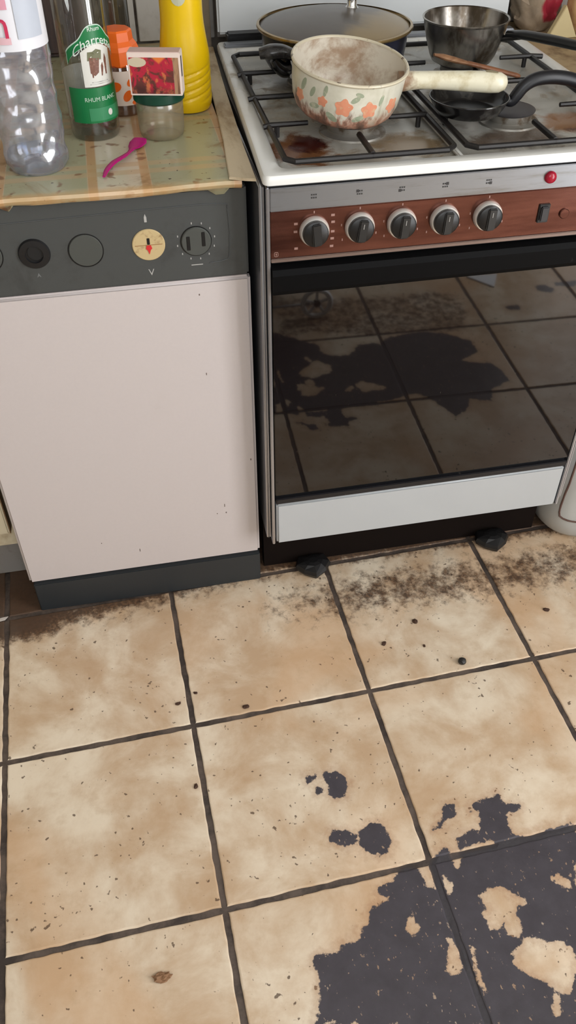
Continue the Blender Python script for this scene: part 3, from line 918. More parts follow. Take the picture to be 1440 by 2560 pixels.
def rrect(q, rad, n=6):
    out = []
    for i in range(4):
        p, a, b = Vector(q[i]), Vector(q[i - 1]), Vector(q[(i + 1) % 4])
        d1, d2 = (a - p).normalized(), (b - p).normalized()
        for k in range(n + 1):
            s = k / n
            p0, p1 = p + d1 * rad, p + d2 * rad
            out.append((1 - s) ** 2 * p0 + 2 * s * (1 - s) * p + s * s * p1)
    return out
O, I = rrect(outer, 0.012), rrect(inner, 0.02)
def shrink(L, d):
    c = Vector((sum(p.x for p in L) / len(L), sum(p.y for p in L) / len(L)))
    return [p + (c - p).normalized() * d for p in L]
levels = [(O, 0.8345), (O, HZ - 0.004), (shrink(O, 0.003), HZ - 0.0005), (shrink(O, 0.006), HZ), (shrink(I, -0.004), HZ), (I, HZ - 0.002), (shrink(I, 0.005), HZ - 0.009)]
vr = [[bm.verts.new((p.x, p.y, z)) for p in L] for L, z in levels]
n = len(O)
for i in range(len(vr) - 1):
    for k in range(n):
        bm.faces.new((vr[i][k], vr[i][(k + 1) % n], vr[i + 1][(k + 1) % n], vr[i + 1][k]))
bm.faces.new(vr[-1])
bm.faces.new(list(reversed(vr[0])))
bmesh.ops.recalc_face_normals(bm, faces=bm.faces[:])
hob = ckp('hob_plate', bm, HOB, None, True)
build('centre_rib', nbox(0.2935, 0.3015, -0.05, 0.515, HZ - 0.0085, HZ - 0.002, bev=0.002), HOB, hob)
build('back_rail', nbox(0.045, 0.604, 0.530, 0.552, HZ, HZ + 0.006, bev=0.002), STEEL, hob)
PZ = HZ - 0.009
BURN = [(0.176, 0.105, 0.040), (0.420, 0.100, 0.036), (0.177, 0.345, 0.042), (0.425, 0.335, 0.036)]
for bx, by, br in BURN:
    b = ckp('burner', lathe([(br + 0.010, 0.0), (br + 0.009, 0.0025), (br - 0.001, 0.004), (br - 0.003, 0.0055), (br - 0.002, 0.0075), (br - 0.003, 0.0145)], 40), dirty('burner_alloy', srgb(150, 146, 138), srgb(92, 74, 52), 0.45, 0.7, 40, 0.45, 0.5), None, True)
    b.matrix_parent_inverse = Matrix.Translation((-0.308, -0.25, 0))
    b.location = (bx, by, PZ)
    build('burner_cap', lathe([(br - 0.005, 0.0145), (br - 0.005, 0.016), (br + 0.001, 0.0162), (br + 0.002, 0.0185), (br - 0.002, 0.0198), (br - 0.012, 0.0203), (0.0, 0.0203)], 40, cap_top=False), plain('burner_cap_grey', srgb(66, 64, 66), 0.45), b, True)
# raised lid behind the hob
lid = ckp('hob_lid', nbox(0.041, 0.610, 0.585, 0.600, 0.856, 1.33, bev=0.004, seg=3), plain('lid_white', srgb(214, 218, 220), 0.3, var=0.02), None, True)
for hx in (0.09, 0.55):
    build('hinge', nbox(hx - 0.035, hx + 0.04, 0.560, 0.59, HZ - 0.001, 0.862, bev=0.003), BLACK, lid)

# pan supports: bent rod frames with fingers
def pan_support(x0, x1, label, out_left, out_right):
    cx = (x0 + x1) / 2
    z = 0.8535
    r = 0.0042
    y0, y1 = -0.033, 0.465
    ps = thing('pan_support', label, 'pan support', (cx, 0.2, HZ), group='pan supports on the hob')
    inv = Matrix.Translation((-cx, -0.2, -HZ))
    def p_(name, bm):
        o = build(name, bm, IRON, ps, True)
        o.matrix_parent_inverse = inv
        return o
    c = 0.012
    loop = [(x0 + c, y0, z), (cx, y0, z), (x1 - c, y0, z), (x1, y0 + c, z), (x1, 0.1, z), (x1, 0.35, z), (x1, y1 - c, z), (x1 - c, y1, z), (cx, y1, z), (x0 + c, y1, z), (x0, y1 - c, z), (x0, 0.35, z), (x0, 0.1, z), (x0, y0 + c, z), (x0 + c, y0, z), (cx, y0, z)]
    p_('frame', tube(loop, r, 8))
    zf = z + 0.002
    for yy in (0.103, 0.349):
        p_('finger', tube([(x0 - out_left, yy, z), (x0 + 0.003, yy, zf), (x0 + 0.058, yy, zf)], [r, r, r * 0.85], 8))
        p_('finger', tube([(x1 + out_right, yy, z), (x1 - 0.003, yy, zf), (x1 - 0.058, yy, zf)], [r, r, r * 0.85], 8))
    p_('finger', tube([(cx, y0, zf), (cx, y0 + 0.075, zf)], r, 8))
    p_('finger', tube([(cx, y1, zf), (cx, y1 - 0.065, zf)], r, 8))
    p_('cross_bar', tube([(x0 - out_left * 1.3, 0.226, z), (x0, 0.226, zf), (cx, 0.226, zf), (x1, 0.226, zf), (x1 + out_right * 1.3, 0.226, z)], r, 8))
    p_('finger', tube([(cx, 0.226, zf), (cx, 0.165, zf)], r, 8))
    p_('finger', tube([(cx, 0.226, zf), (cx, 0.29, zf)], r, 8))
    for fx, fy in ((x0 + 0.012, 0.103), (x1 - 0.012, 0.103), (x0 + 0.012, 0.349), (x1 - 0.012, 0.349)):
        p_('rubber_foot', tube([(fx, fy, z), (fx, fy, PZ + 0.0005)], 0.004, 8))
    return ps
pan_support(0.0495, 0.289, 'black iron pan support under the floral saucepan and lidded pan', 0.008, 0.0)
pan_support(0.308, 0.560, 'black iron pan support under the steel pot, right half of the hob', 0.0, 0.02)

# ------------------------------------------------------------------ white bin and cabinet right of the cooker
WHITEP = dirty('bin_plastic', srgb(186, 186, 182), srgb(140, 130, 118), 0.5, 0.8, 6, 0.4)
bn = thing('waste_bin', 'white plastic waste bin standing right of the cooker drawer', 'bin', (0.760, 0.085, 0))
def sq(prof, n=56, rx=1.0, ry=0.85, p=3.2):
    bm = bmesh.new()
    rings = []
    for r, z in prof:
        ring_ = []
        for k in range(n):
            a = 2 * PI * k / n
            c, s = math.cos(a), math.sin(a)
            q = (abs(c) ** p + abs(s) ** p) ** (-1 / p)
            ring_.append(bm.verts.new((r * rx * q * c, r * ry * q * s, z)))
        rings.append(ring_)
    for i in range(len(rings) - 1):
        for k in range(n):
            bm.faces.new((rings[i][k], rings[i][(k + 1) % n], rings[i + 1][(k + 1) % n], rings[i + 1][k]))
    bm.faces.new(list(reversed(rings[0])))
    bm.faces.new(rings[-1])
    return bm
build('bin_body', sq([(0.118, 0.0), (0.130, 0.004), (0.140, 0.016), (0.1475, 0.045), (0.1465, 0.075), (0.142, 0.10), (0.139, 0.14), (0.138, 0.40)]), WHITEP, bn, True)
build('bin_lid', sq([(0.141, 0.40), (0.143, 0.41), (0.141, 0.43), (0.12, 0.455), (0.06, 0.47), (0.0, 0.472)]), WHITEP, bn, True)
_bp = [(0.118, 0.0), (0.130, 0.004), (0.140, 0.016), (0.1475, 0.045), (0.1465, 0.075), (0.142, 0.10), (0.139, 0.14), (0.138, 0.40)]
def bin_front(x, z):
    r = float(np.interp(z, [q[1] for q in _bp], [q[0] for q in _bp]))
    return -(0.85 * r) * max(0.0, 1 - (abs(x) / r) ** 3.2) ** (1 / 3.2) - 0.0002
g = [(x, bin_front(x, z), z) for x, z in [(-0.118, 0.38), (-0.118, 0.2), (-0.119, 0.15), (-0.1215, 0.12), (-0.1245, 0.09), (-0.1255, 0.075), (-0.1240, 0.066), (-0.118, 0.0625)] + [(-0.11 + 0.01 * k, 0.061) for k in range(23)] + [(0.1255, 0.075), (0.1215, 0.12), (0.118, 0.2), (0.118, 0.38)]]
build('panel_seam', tube(g, 0.0022, 6), plain('seam_brown', srgb(92, 66, 56), 0.7), bn)
sc_ = thing('side_cabinet', 'cabinet with tan top right of the cooker, behind the bin', 'cabinet', (0.9, 0.45, 0))
for nm, a, m in (('carcass', (-0.262, 0.30, -0.14, 0.20, 0.0, 0.80), CREAM), ('top', (-0.275, 0.32, -0.16, 0.21, 0.80, 0.832), dirty('tan_worktop', srgb(172, 148, 112), srgb(110, 84, 58), 0.45, 0.7, 12, 0.5, fine=70)), ('door', (-0.25, 0.29, -0.158, -0.141, 0.1, 0.79), CREAM)):
    build(nm, nbox(*a, bev=0.003), m, sc_)

# ------------------------------------------------------------------ helpers for small things
def wpart(parent, name, bm, mat, smooth=True):
    """part built in world coordinates under a placed thing"""
    o = build(name, bm, mat, None, smooth)
    o.parent = parent
    m = Matrix.Translation(parent.location) @ parent.rotation_euler.to_matrix().to_4x4()
    o.matrix_parent_inverse = m.inverted()
    return o

def wrap_poly(poly, radius_fn, ang, thick=0.0004, sub=3):
    """flat printed shape (u along the round, v = height) laid on a surface of revolution"""
    pts = []
    n = len(poly)
    for i in range(n):
        a, b = poly[i], poly[(i + 1) % n]
        for k in range(sub):
            pts.append((a[0] + (b[0] - a[0]) * k / sub, a[1] + (b[1] - a[1]) * k / sub))
    bm = bmesh.new()
    def P(u, v, d):
        r = radius_fn(v) + d
        t = ang + u / radius_fn(v)
        return bm.verts.new((r * math.cos(t), r * math.sin(t), v))
    cu, cv = sum(p[0] for p in pts) / len(pts), sum(p[1] for p in pts) / len(pts)
    c = P(cu, cv, thick)
    top = [P(u, v, thick) for u, v in pts]
    low = [P(u, v, -thick) for u, v in pts]
    m = len(pts)
    for i in range(m):
        bm.faces.new((c, top[i], top[(i + 1) % m]))
        bm.faces.new((top[i], low[i], low[(i + 1) % m], top[(i + 1) % m]))
    bmesh.ops.recalc_face_normals(bm, faces=bm.faces[:])
    return bm

def prof_radius(prof):
    zs = [p[1] for p in prof]
    rs = [p[0] for p in prof]
    def f(z):
        return float(np.interp(z, zs, rs))
    return f

def flower(cu, cv, r, n=5, rot=0.3):
    return [(cu + r * (0.86 + 0.14 * math.cos(n * (2 * PI * k / 30))) * math.cos(2 * PI * k / 30 + rot), cv + r * (0.86 + 0.14 * math.cos(n * (2 * PI * k / 30))) * math.sin(2 * PI * k / 30 + rot)) for k in range(30)]

def ellipse(cu, cv, a, b, rot=0, n=16):
    return [(cu + a * math.cos(2 * PI * k / n) * math.cos(rot) - b * math.sin(2 * PI * k / n) * math.sin(rot), cv + a * math.cos(2 * PI * k / n) * math.sin(rot) + b * math.sin(2 * PI * k / n) * math.cos(rot)) for k in range(n)]

# ------------------------------------------------------------------ floral enamel saucepan (tipped a little towards its handle)
PANROT = (0.1348, 0.0786, 0.0)
sp = thing('enamel_saucepan', 'cream enamel saucepan with orange flowers and rusty base, front left burner', 'saucepan', (0.1600, 0.1031, 0.8700), PANROT)
outer = [(0.0, 0.0), (0.056, 0.0), (0.065, 0.003), (0.0715, 0.010), (0.0765, 0.022), (0.0795, 0.040), (0.0808, 0.060), (0.0815, 0.0662)]
inner = [(0.0795, 0.0690), (0.0790, 0.060), (0.0775, 0.040), (0.0745, 0.022), (0.0695, 0.011), (0.062, 0.0045), (0.0, 0.0035)]
t = NT('rusty_cream_enamel')
ob = t.obj()
ox, oy, oz = t.sep(ob)
dn = t.noise(t.scale(ob, (1, 1, 0.22)), 55, 5, 0.7)
dn2 = t.noise(ob, 20, 4)
rust = t.sstep(t.math('ADD', t.math('MULTIPLY', t.math('SUBTRACT', 0.033, oz), 26), t.math('MULTIPLY', t.math('SUBTRACT', dn, 0.5), 2.6)), 0.0, 0.55)
rcol = t.mix(t.sstep(dn, 0.42, 0.62), srgb(196, 126, 96), srgb(92, 44, 24))
col = t.mix(t.sstep(dn2, 0.4, 0.7), srgb(216, 212, 196), srgb(196, 192, 172))
streak = t.math('MULTIPLY', t.sstep(t.noise(t.scale(ob, (1, 1, 0.12)), 38, 3), 0.60, 0.72), 0.4)
col = t.mix(streak, col, srgb(130, 112, 80))
t.set(color=t.mix(t.math('MULTIPLY', rust, 0.85), col, rcol), rough=0.3)
ENAMEL = t.m
wall = build('pan_body', lathe(outer, 64, cap_bottom=False, cap_top=False), ENAMEL, sp, True)
LINING = dirty('stained_enamel_lining', srgb(218, 210, 194), srgb(146, 110, 78), 0.42, 0.68, 16, 0.35, fine=70, amount=0.8)
build('lining', lathe(inner, 64, cap_bottom=False, cap_top=False), LINING, sp, True)
build('rim', lathe([(0.0812, 0.0655), (0.0832, 0.0668), (0.0838, 0.0685), (0.0830, 0.0702), (0.0810, 0.0708), (0.0794, 0.0698), (0.0790, 0.0680)], 64, cap_bottom=False, cap_top=False),
      dirty('chipped_rim', srgb(206, 196, 172), srgb(70, 42, 26), 0.62, 0.68, 45, 0.3, fine=140), sp, True)
rf = prof_radius(outer[1:])
ORANGE = dirty('orange_flower_print', srgb(222, 148, 116), srgb(212, 176, 140), 0.55, 0.75, 120, 0.35)
LEAF = dirty('sage_leaf_print', srgb(156, 164, 140), srgb(200, 196, 170), 0.5, 0.7, 90, 0.35)
FA = math.radians(-105)
for u, v, r in ((-0.002, 0.0375, 0.0135), (0.0345, 0.036, 0.0125), (-0.033, 0.040, 0.008), (-0.075, 0.034, 0.010), (0.075, 0.036, 0.012)):
    build('flower_print', wrap_poly(flower(u, v, r, 5, 0.3 + u * 40), rf, FA, 0.0003, 1), ORANGE, wall)
for u, v, a, b_, rt in ((0.013, 0.050, 0.007, 0.0035, 0.6), (0.020, 0.023, 0.009, 0.004, 0.4), (-0.017, 0.021, 0.010, 0.0045, -0.6), (-0.030, 0.055, 0.008, 0.003, 1.4), (-0.050, 0.048, 0.008, 0.0035, 1.2), (-0.045, 0.030, 0.008, 0.004, 0.2), (0.052, 0.048, 0.008, 0.003, 1.3), (-0.068, 0.052, 0.010, 0.004, 1.2), (0.018, 0.057, 0.006, 0.003, -0.3)):
    build('leaf_print', wrap_poly(ellipse(u, v, a, b_, rt), rf, FA, 0.00025, 1), LEAF, wall)
hp = [(0.236, 0.088, 0.908), (0.250, 0.086, 0.909), (0.268, 0.084, 0.9095), (0.300, 0.080, 0.9085), (0.340, 0.074, 0.9065), (0.368, 0.070, 0.9050), (0.382, 0.068, 0.9040), (0.390, 0.067, 0.9035), (0.393, 0.0666, 0.9033)]
t = NT('cream_handle_enamel')
ob = t.pos()
hx = t.sep(ob)[0]
hn = t.noise(ob, 50, 4)
rj = t.sstep(t.math('ADD', t.math('MULTIPLY', t.math('SUBTRACT', 0.262, hx), 40), t.math('MULTIPLY', t.math('SUBTRACT', hn, 0.5), 2.0)), 0.0, 0.8)
t.set(color=t.mix(t.math('MULTIPLY', rj, 0.85), t.mix(t.sstep(hn, 0.45, 0.75), srgb(222, 216, 192), srgb(196, 184, 150)), srgb(120, 76, 44)), rough=0.28)
h = wpart(sp, 'handle', tube(hp, [0.0125, 0.0115, 0.0105, 0.0112, 0.0125, 0.0130, 0.0120, 0.0085, 0.003], 20, flat=1.12), t.m)
wp2 = tube([(0.360, 0.0715, 0.9197), (0.3685, 0.0700, 0.9195), (0.377, 0.0687, 0.9178)], [0.004, 0.0055, 0.004], 10, flat=0.15)
o = wpart(sp, 'hanging_slot', wp2, plain('slot_shadow', srgb(150, 138, 110), 0.6))

# ------------------------------------------------------------------ big lidded pan at the back
bp_ = thing('lidded_frying_pan', 'large dark blue pan with a steamed glass lid, back left burner', 'pan', (0.205, 0.352, 0.8598))
NAVY = dirty('navy_enamel', srgb(34, 36, 52), srgb(18, 16, 20), 0.45, 0.65, 18, 0.25, fine=90)
build('pan_body', lathe([(0.0, 0.0), (0.100, 0.0), (0.110, 0.004), (0.116, 0.014), (0.119, 0.035), (0.1205, 0.056), (0.124, 0.058), (0.124, 0.060), (0.117, 0.060), (0.115, 0.03), (0.108, 0.008), (0.0, 0.005)], 72, cap_bottom=False, cap_top=False), NAVY, bp_, True)
t = NT('steamed_lid_glass')
lo = t.obj()
ln = t.noise(lo, 9, 4, 0.6, 0.4)
lx, ly, lz = t.sep(lo)
patch = t.sstep(t.math('ADD', t.math('SUBTRACT', t.math('MULTIPLY', lx, 9.0), t.math('MULTIPLY', ly, 6.0)), t.math('MULTIPLY', t.math('SUBTRACT', ln, 0.5), 1.2)), 0.25, 0.85)
t.set(color=t.mix(patch, t.mix(ln, srgb(74, 68, 64), srgb(104, 98, 92)), srgb(138, 120, 88)), rough=0.3, spec=0.3)
lid_ = build('glass_lid', lathe([(0.1235, 0.0605), (0.110, 0.0655), (0.085, 0.0715), (0.05, 0.0765), (0.02, 0.0785), (0.0, 0.079)], 72, cap_bottom=False, cap_top=False), t.m, bp_, True)
build('lid_rim', lathe([(0.1225, 0.0600), (0.1275, 0.0590), (0.1285, 0.0612), (0.1275, 0.0634), (0.1235, 0.0640)], 72, cap_bottom=False, cap_top=False), dirty('brassy_steel_rim', srgb(150, 126, 84), srgb(70, 58, 46), 0.5, 0.7, 22, 0.25, 0.8), lid_, True)
kb = build('lid_knob', lathe([(0.012, 0.0785), (0.008, 0.084), (0.008, 0.092), (0.017, 0.097), (0.019, 0.103), (0.015, 0.109), (0.0, 0.111)], 28, center=(0.037, 0.035, -0.004), cap_bottom=False, cap_top=False), CHROME, lid_, True)
# broad black handle reaching forward over the corner of the pan support, with its steel clamp
hh = smooth_path([(0.126, 0.262, 0.902), (0.112, 0.246, 0.909), (0.096, 0.240, 0.915), (0.078, 0.240, 0.916), (0.062, 0.243, 0.913)], 5)
HB = dirty('worn_black_handle', srgb(30, 29, 30), srgb(88, 86, 84), 0.5, 0.75, 14, 0.22, fine=60)
wpart(bp_, 'handle', tube(hh, lerp_list([0.013, 0.0145, 0.0165, 0.0165, 0.0125], 5), 18, flat=0.62), HB)
wpart(bp_, 'handle_bracket', tube(smooth_path([(0.118, 0.266, 0.893), (0.104, 0.247, 0.887), (0.092, 0.243, 0.893), (0.083, 0.241, 0.905)], 5), lerp_list([0.011, 0.012, 0.010, 0.007], 5), 12, flat=1.0), BLACK_GLOSS)
wpart(bp_, 'clamp', tube([(0.117, 0.251, 0.878), (0.113, 0.243, 0.893), (0.109, 0.236, 0.904)], [0.0022, 0.002, 0.002], 8), CHROME)
wpart(bp_, 'clamp_screw', tube([(0.112, 0.247, 0.884), (0.110, 0.230, 0.882)], [0.005, 0.004], 10), CHROME)

# ------------------------------------------------------------------ steel pot
pt = thing('steel_pot', 'stained stainless steel pot with long black handle, back right burner', 'pot', (0.423, 0.330, 0.8598))
POT = dirty('stained_steel', srgb(170, 166, 160), srgb(84, 74, 62), 0.42, 0.66, 14, 0.24, 0.9, stretch=(1, 1, 0.5), fine=70)
body = build('pot_body', lathe([(0.0, 0.0), (0.044, 0.0), (0.050, 0.003), (0.055, 0.012), (0.0625, 0.034), (0.0675, 0.052), (0.0695, 0.064), (0.0715, 0.0655), (0.0720, 0.067), (0.0705, 0.068), (0.0685, 0.0665), (0.0660, 0.052), (0.060, 0.030), (0.052, 0.010), (0.045, 0.004), (0.0, 0.003)], 64, cap_bottom=False, cap_top=False), POT, pt, True)
hp = smooth_path([(0.4825, 0.290, 0.908), (0.500, 0.266, 0.9115), (0.525, 0.229, 0.9130), (0.552, 0.188, 0.9135), (0.572, 0.158, 0.9130)], 5)
wpart(pt, 'handle', tube(hp, lerp_list([0.0085, 0.0115, 0.012, 0.0115, 0.008], 5), 16, flat=0.6), plain('handle_black', srgb(26, 28, 30), 0.28))
wpart(pt, 'handle_bracket', tube([(0.476, 0.296, 0.900), (0.486, 0.283, 0.904), (0.497, 0.268, 0.908)], [0.009, 0.0085, 0.007], 10, flat=0.55), BLACK)
wpart(pt, 'ferrule', tube([(0.566, 0.167, 0.9132), (0.5705, 0.160, 0.9130), (0.580, 0.146, 0.912)], [0.0088, 0.0092, 0.006], 14, flat=0.65), ALU)
wpart(pt, 'rivet', tube([(0.487, 0.358, 0.918), (0.497, 0.362, 0.918)], [0.005, 0.006], 10), BLACK)

# ------------------------------------------------------------------ small black pan with arched handle
sm = thing('small_black_pan', 'small black pan with arched black handle beside the bare front right burner', 'pan', (0.346, 0.086, 0.8598))
build('pan_body', lathe([(0.0, 0.0), (0.040, 0.0), (0.047, 0.003), (0.053, 0.012), (0.0575, 0.0215), (0.0588, 0.0222), (0.0585, 0.0236), (0.0570, 0.0236), (0.0525, 0.015), (0.046, 0.0065), (0.038, 0.0045), (0.0, 0.004)], 56, cap_bottom=False, cap_top=False), dirty('greasy_black_steel', srgb(30, 29, 30), srgb(104, 102, 98), 0.5, 0.75, 12, 0.18, 0.3, fine=60), sm, True)
hp = smooth_path([(0.399, 0.083, 0.8755), (0.410, 0.081, 0.873), (0.4175, 0.0805, 0.8815), (0.427, 0.080, 0.8935), (0.443, 0.080, 0.9015), (0.468, 0.0805, 0.9030), (0.496, 0.082, 0.8985), (0.520, 0.083, 0.890), (0.535, 0.084, 0.882)], 5)
wpart(sm, 'handle', tube(hp, lerp_list([0.006, 0.008, 0.009, 0.0092, 0.0095, 0.0098, 0.0098, 0.0095, 0.007], 5), 14, up=(0, 1, 0)), plain('soft_black_handle', srgb(22, 23, 28), 0.4))

# ------------------------------------------------------------------ wooden spoon leaning across
ws = thing('wooden_spoon', 'brown wooden spatula resting between the steel pot and the pan support', 'spatula', (0.41, 0.23, 0.88))
WOOD = dirty('worn_wood', srgb(186, 142, 104), srgb(120, 80, 52), 0.45, 0.66, 20, 0.5, stretch=(0.4, 1, 1), fine=90)
pth = smooth_path([(0.3365, 0.228, 0.9010), (0.352, 0.2275, 0.8970), (0.372, 0.227, 0.8915), (0.400, 0.2265, 0.8845), (0.435, 0.226, 0.8755), (0.465, 0.2255, 0.8675), (0.486, 0.225, 0.8620)], 4)
wpart(ws, 'blade', tube(pth[:13], lerp_list([0.004, 0.0085, 0.0088, 0.0055], 4), 12, flat=0.5), WOOD)
wpart(ws, 'stem', tube(pth[11:], [0.0052] * (len(pth) - 12) + [0.003], 12, flat=0.7), dirty('darker_wood', srgb(142, 92, 62), srgb(104, 66, 44), 0.4, 0.7, 20, 0.5))

# ------------------------------------------------------------------ water bottle
WB = thing('water_bottle', 'clear plastic water bottle with pink and white label, nearest the left edge', 'bottle', (-0.2825, 0.084, WT_Z))
prof = [(0.0, 0.006), (0.020, 0.004), (0.030, 0.0), (0.037, 0.001), (0.0415, 0.008), (0.0425, 0.018)]
for k in range(1, 44):
    z = 0.018 + k * (0.145 - 0.018) / 44
    prof.append((0.0428 - 0.0012 * (0.5 - 0.5 * math.cos(2 * PI * (z - 0.018) / 0.0255)), z))
prof += [(0.0420, 0.147), (0.0428, 0.152), (0.0430, 0.156), (0.0430, 0.235), (0.0420, 0.245), (0.0380, 0.262), (0.030, 0.282), (0.020, 0.296), (0.0135, 0.302), (0.0130, 0.312)]
def wdisp(a, z, r):
    if r < 0.03 or z > 0.15 or z < 0.004:
        return 0
    return 0.0026 * mnoise.noise(Vector((math.cos(a) * 2.2, math.sin(a) * 2.2, z * 42))) + 0.0009 * math.cos(10 * a) * (1 if z < 0.05 else 0)
PET = thin_clear('clear_pet', (0.93, 0.94, 0.98, 1), 0.15, 0.22, 0.45, 0.13, srgb(186, 188, 206))
build('bottle_body', lathe(prof, 72, wdisp, cap_bottom=False, cap_top=False), PET, WB, True)
t = NT('blue_pet_base')
build('base_dome', lathe([(0.0, 0.016), (0.012, 0.014), (0.024, 0.008), (0.0345, 0.0035), (0.0395, 0.010), (0.0400, 0.022)], 60, lambda a, z, r: 0.0015 * math.cos(5 * a) if r > 0.01 else 0, cap_bottom=False, cap_top=False), thin_clear('blue_tinted_base', (0.62, 0.70, 0.82, 1), 0.12, 0.12, 0.4), WB, True)
LB = plain('label_white', srgb(226, 226, 232), 0.45)
lab = build('label', cyl_patch(lambda u: (0.157, 0.2345), 0, 2 * PI * 0.999, 0.0432, 72, 4), LB, WB, True)
def wl(name, u0, u1, v0, v1, m):
    f0 = -PI / 2 + math.radians(-3)
    return build(name, cyl_patch(lambda u: (v0, v1), f0 + u0 / 0.044, f0 + u1 / 0.044, 0.0447, 20, 2, 0.0002), m, lab)
wl('label_pink_band', -0.050, 0.006, 0.2035, 0.232, plain('label_pink', srgb(214, 152, 168), 0.5))
wl('label_pink_line', -0.050, 0.004, 0.1655, 0.1735, plain('label_pale_pink', srgb(224, 184, 192), 0.5))
wl('label_grey_field', 0.013, 0.048, 0.1705, 0.230, plain('label_grey', srgb(188, 194, 206), 0.5))
lt = link('lettering', wrap_text('n', 0.046, 0.0450, -PI / 2 + math.radians(-11), 0.1865), plain('label_red', srgb(196, 44, 84), 0.5), lab)
build('cap', lathe([(0.0150, 0.300), (0.0152, 0.312), (0.0148, 0.318), (0.0, 0.319)], 36, lambda a, z, r: 0.0004 * math.cos(18 * a), cap_bottom=True, cap_top=False), plain('cap_pink', srgb(210, 120, 150), 0.4), WB, True)

# ------------------------------------------------------------------ rum bottle with green label
RB = thing('rum_bottle', 'clear glass rum bottle with white and green label, second from the left', 'bottle', (-0.1985, 0.196, WT_Z))
rp = [(0.0, 0.005), (0.022, 0.003), (0.028, 0.0), (0.033, 0.001), (0.0355, 0.006), (0.0360, 0.014), (0.0360, 0.180), (0.0350, 0.192), (0.0300, 0.207), (0.021, 0.222), (0.0155, 0.235), (0.0140, 0.250), (0.0140, 0.285)]
GLASS = thin_clear('clear_glass', (0.80, 0.81, 0.79, 1), 0.03, 0.09, 0.6)
build('bottle_body', lathe(rp, 64, cap_bottom=False, cap_top=False), GLASS, RB, True)
build('inner_base', lathe([(0.0, 0.016), (0.02, 0.014), (0.031, 0.008), (0.0325, 0.02)], 48, cap_bottom=False, cap_top=False), thin_clear('thick_glass_base', (0.62, 0.62, 0.58, 1), 0.05, 0.10, 0.4), RB, True)
build('cap', lathe([(0.0158, 0.262), (0.0160, 0.290), (0.0150, 0.295), (0.0, 0.296)], 32, cap_top=False), plain('rum_cap_green', srgb(30, 110, 70), 0.35), RB, True)
LA = -PI / 2 + math.radians(27)
RR = 0.0362
GREEN = plain('label_green', srgb(14, 116, 62), 0.4)
GREEN2 = plain('label_mid_green', srgb(56, 138, 92), 0.4)
WHITE_L = dirty('label_paper_white', srgb(224, 222, 214), srgb(200, 196, 184), 0.5, 0.8, 30, 0.5)
def rl(name, poly, m, parent=RB, d=0.0003, sub=4, rad=RR):
    return build(name, wrap_poly(poly, lambda v: rad, LA, d, sub), m, parent)
def arcfn(lo, hi, half):
    return cyl_patch(lambda u: (lo(u), hi(u)), LA - half, LA + half, RR, 32, 6, 0.0003)
gl = build('green_band', arcfn(lambda u: 0.027, lambda u: 0.0745, math.radians(78)), GREEN, RB)
build('band_panel', cyl_patch(lambda u: (0.030, 0.0475), LA - 0.6, LA + 1.1, RR + 0.0005, 24, 2, 0.0002), GREEN2, gl)
build('band_dot', wrap_poly(ellipse(0.010, 0.0395, 0.0038, 0.0046), lambda v: RR + 0.0010, LA, 0.0002, 1), WHITE_L, gl)
link('lettering', wrap_text('RHUM BLANC', 0.0080, RR + 0.0006, LA - math.radians(2), 0.0590), plain('label_pale_green', srgb(196, 218, 200), 0.5), gl)
def ban_lo(u):
    return 0.106 + 0.0255 * math.sin(PI * u) ** 0.7
def ban_hi(u):
    return 0.121 + 0.020 * math.sin(PI * u) ** 0.8 + 0.012 * math.exp(-((u - 0.5) / 0.21) ** 4)
wl_ = build('white_label', arcfn(lambda u: 0.076, lambda u: 0.121 + 0.009 * math.sin(PI * u), math.radians(36)), WHITE_L, RB)
be = build('banner_edge', cyl_patch(lambda u: (ban_lo(u) - 0.0012, ban_hi(u) + 0.0014), LA - 1.21, LA + 1.21, RR + 0.0004, 40, 4, 0.0002), plain('banner_edge_pale', srgb(196, 218, 202), 0.5), RB)
bn_ = build('banner', cyl_patch(lambda u: (ban_lo(u), ban_hi(u)), LA - 1.18, LA + 1.18, RR + 0.0007, 40, 4, 0.0002), GREEN, RB)
link('lettering', wrap_text('Charrette', 0.0170, RR + 0.0011, LA, 0.1350, arc=15.0), plain('label_cream_letters', srgb(222, 230, 220), 0.5), bn_)
link('lettering', wrap_text('Rhum', 0.0080, RR + 0.0011, LA, 0.1490), bpy.data.materials['label_cream_letters'], bn_)
BROWN_P = dirty('cart_print_brown', srgb(120, 78, 62), srgb(150, 110, 92), 0.5, 0.7, 200, 0.5)
OLIVE = dirty('cart_print_olive', srgb(112, 112, 82), srgb(90, 92, 64), 0.5, 0.7, 200, 0.5)
for nm, poly, m in (('cart_print', [(-0.012, 0.094), (-0.006, 0.090), (0.000, 0.094), (0.003, 0.112), (-0.012, 0.114)], BROWN_P), ('hay_print', [(-0.0145, 0.110), (0.006, 0.110), (0.008, 0.121), (0.000, 0.124), (-0.006, 0.121), (-0.013, 0.121)], OLIVE),
                    ('figure_print', [(0.0115, 0.090), (0.0135, 0.090), (0.0150, 0.110), (0.0128, 0.116), (0.0105, 0.108)], BROWN_P), ('leg_print', [(-0.010, 0.088), (-0.0085, 0.088), (-0.007, 0.096), (-0.0105, 0.096)], BROWN_P), ('ox_print', [(0.004, 0.089), (0.0055, 0.089), (0.0085, 0.100), (0.0075, 0.106), (0.0045, 0.102)], BROWN_P)):
    build(nm, wrap_poly(poly, lambda v: RR + 0.0005, LA, 0.0002, 3), m, wl_)
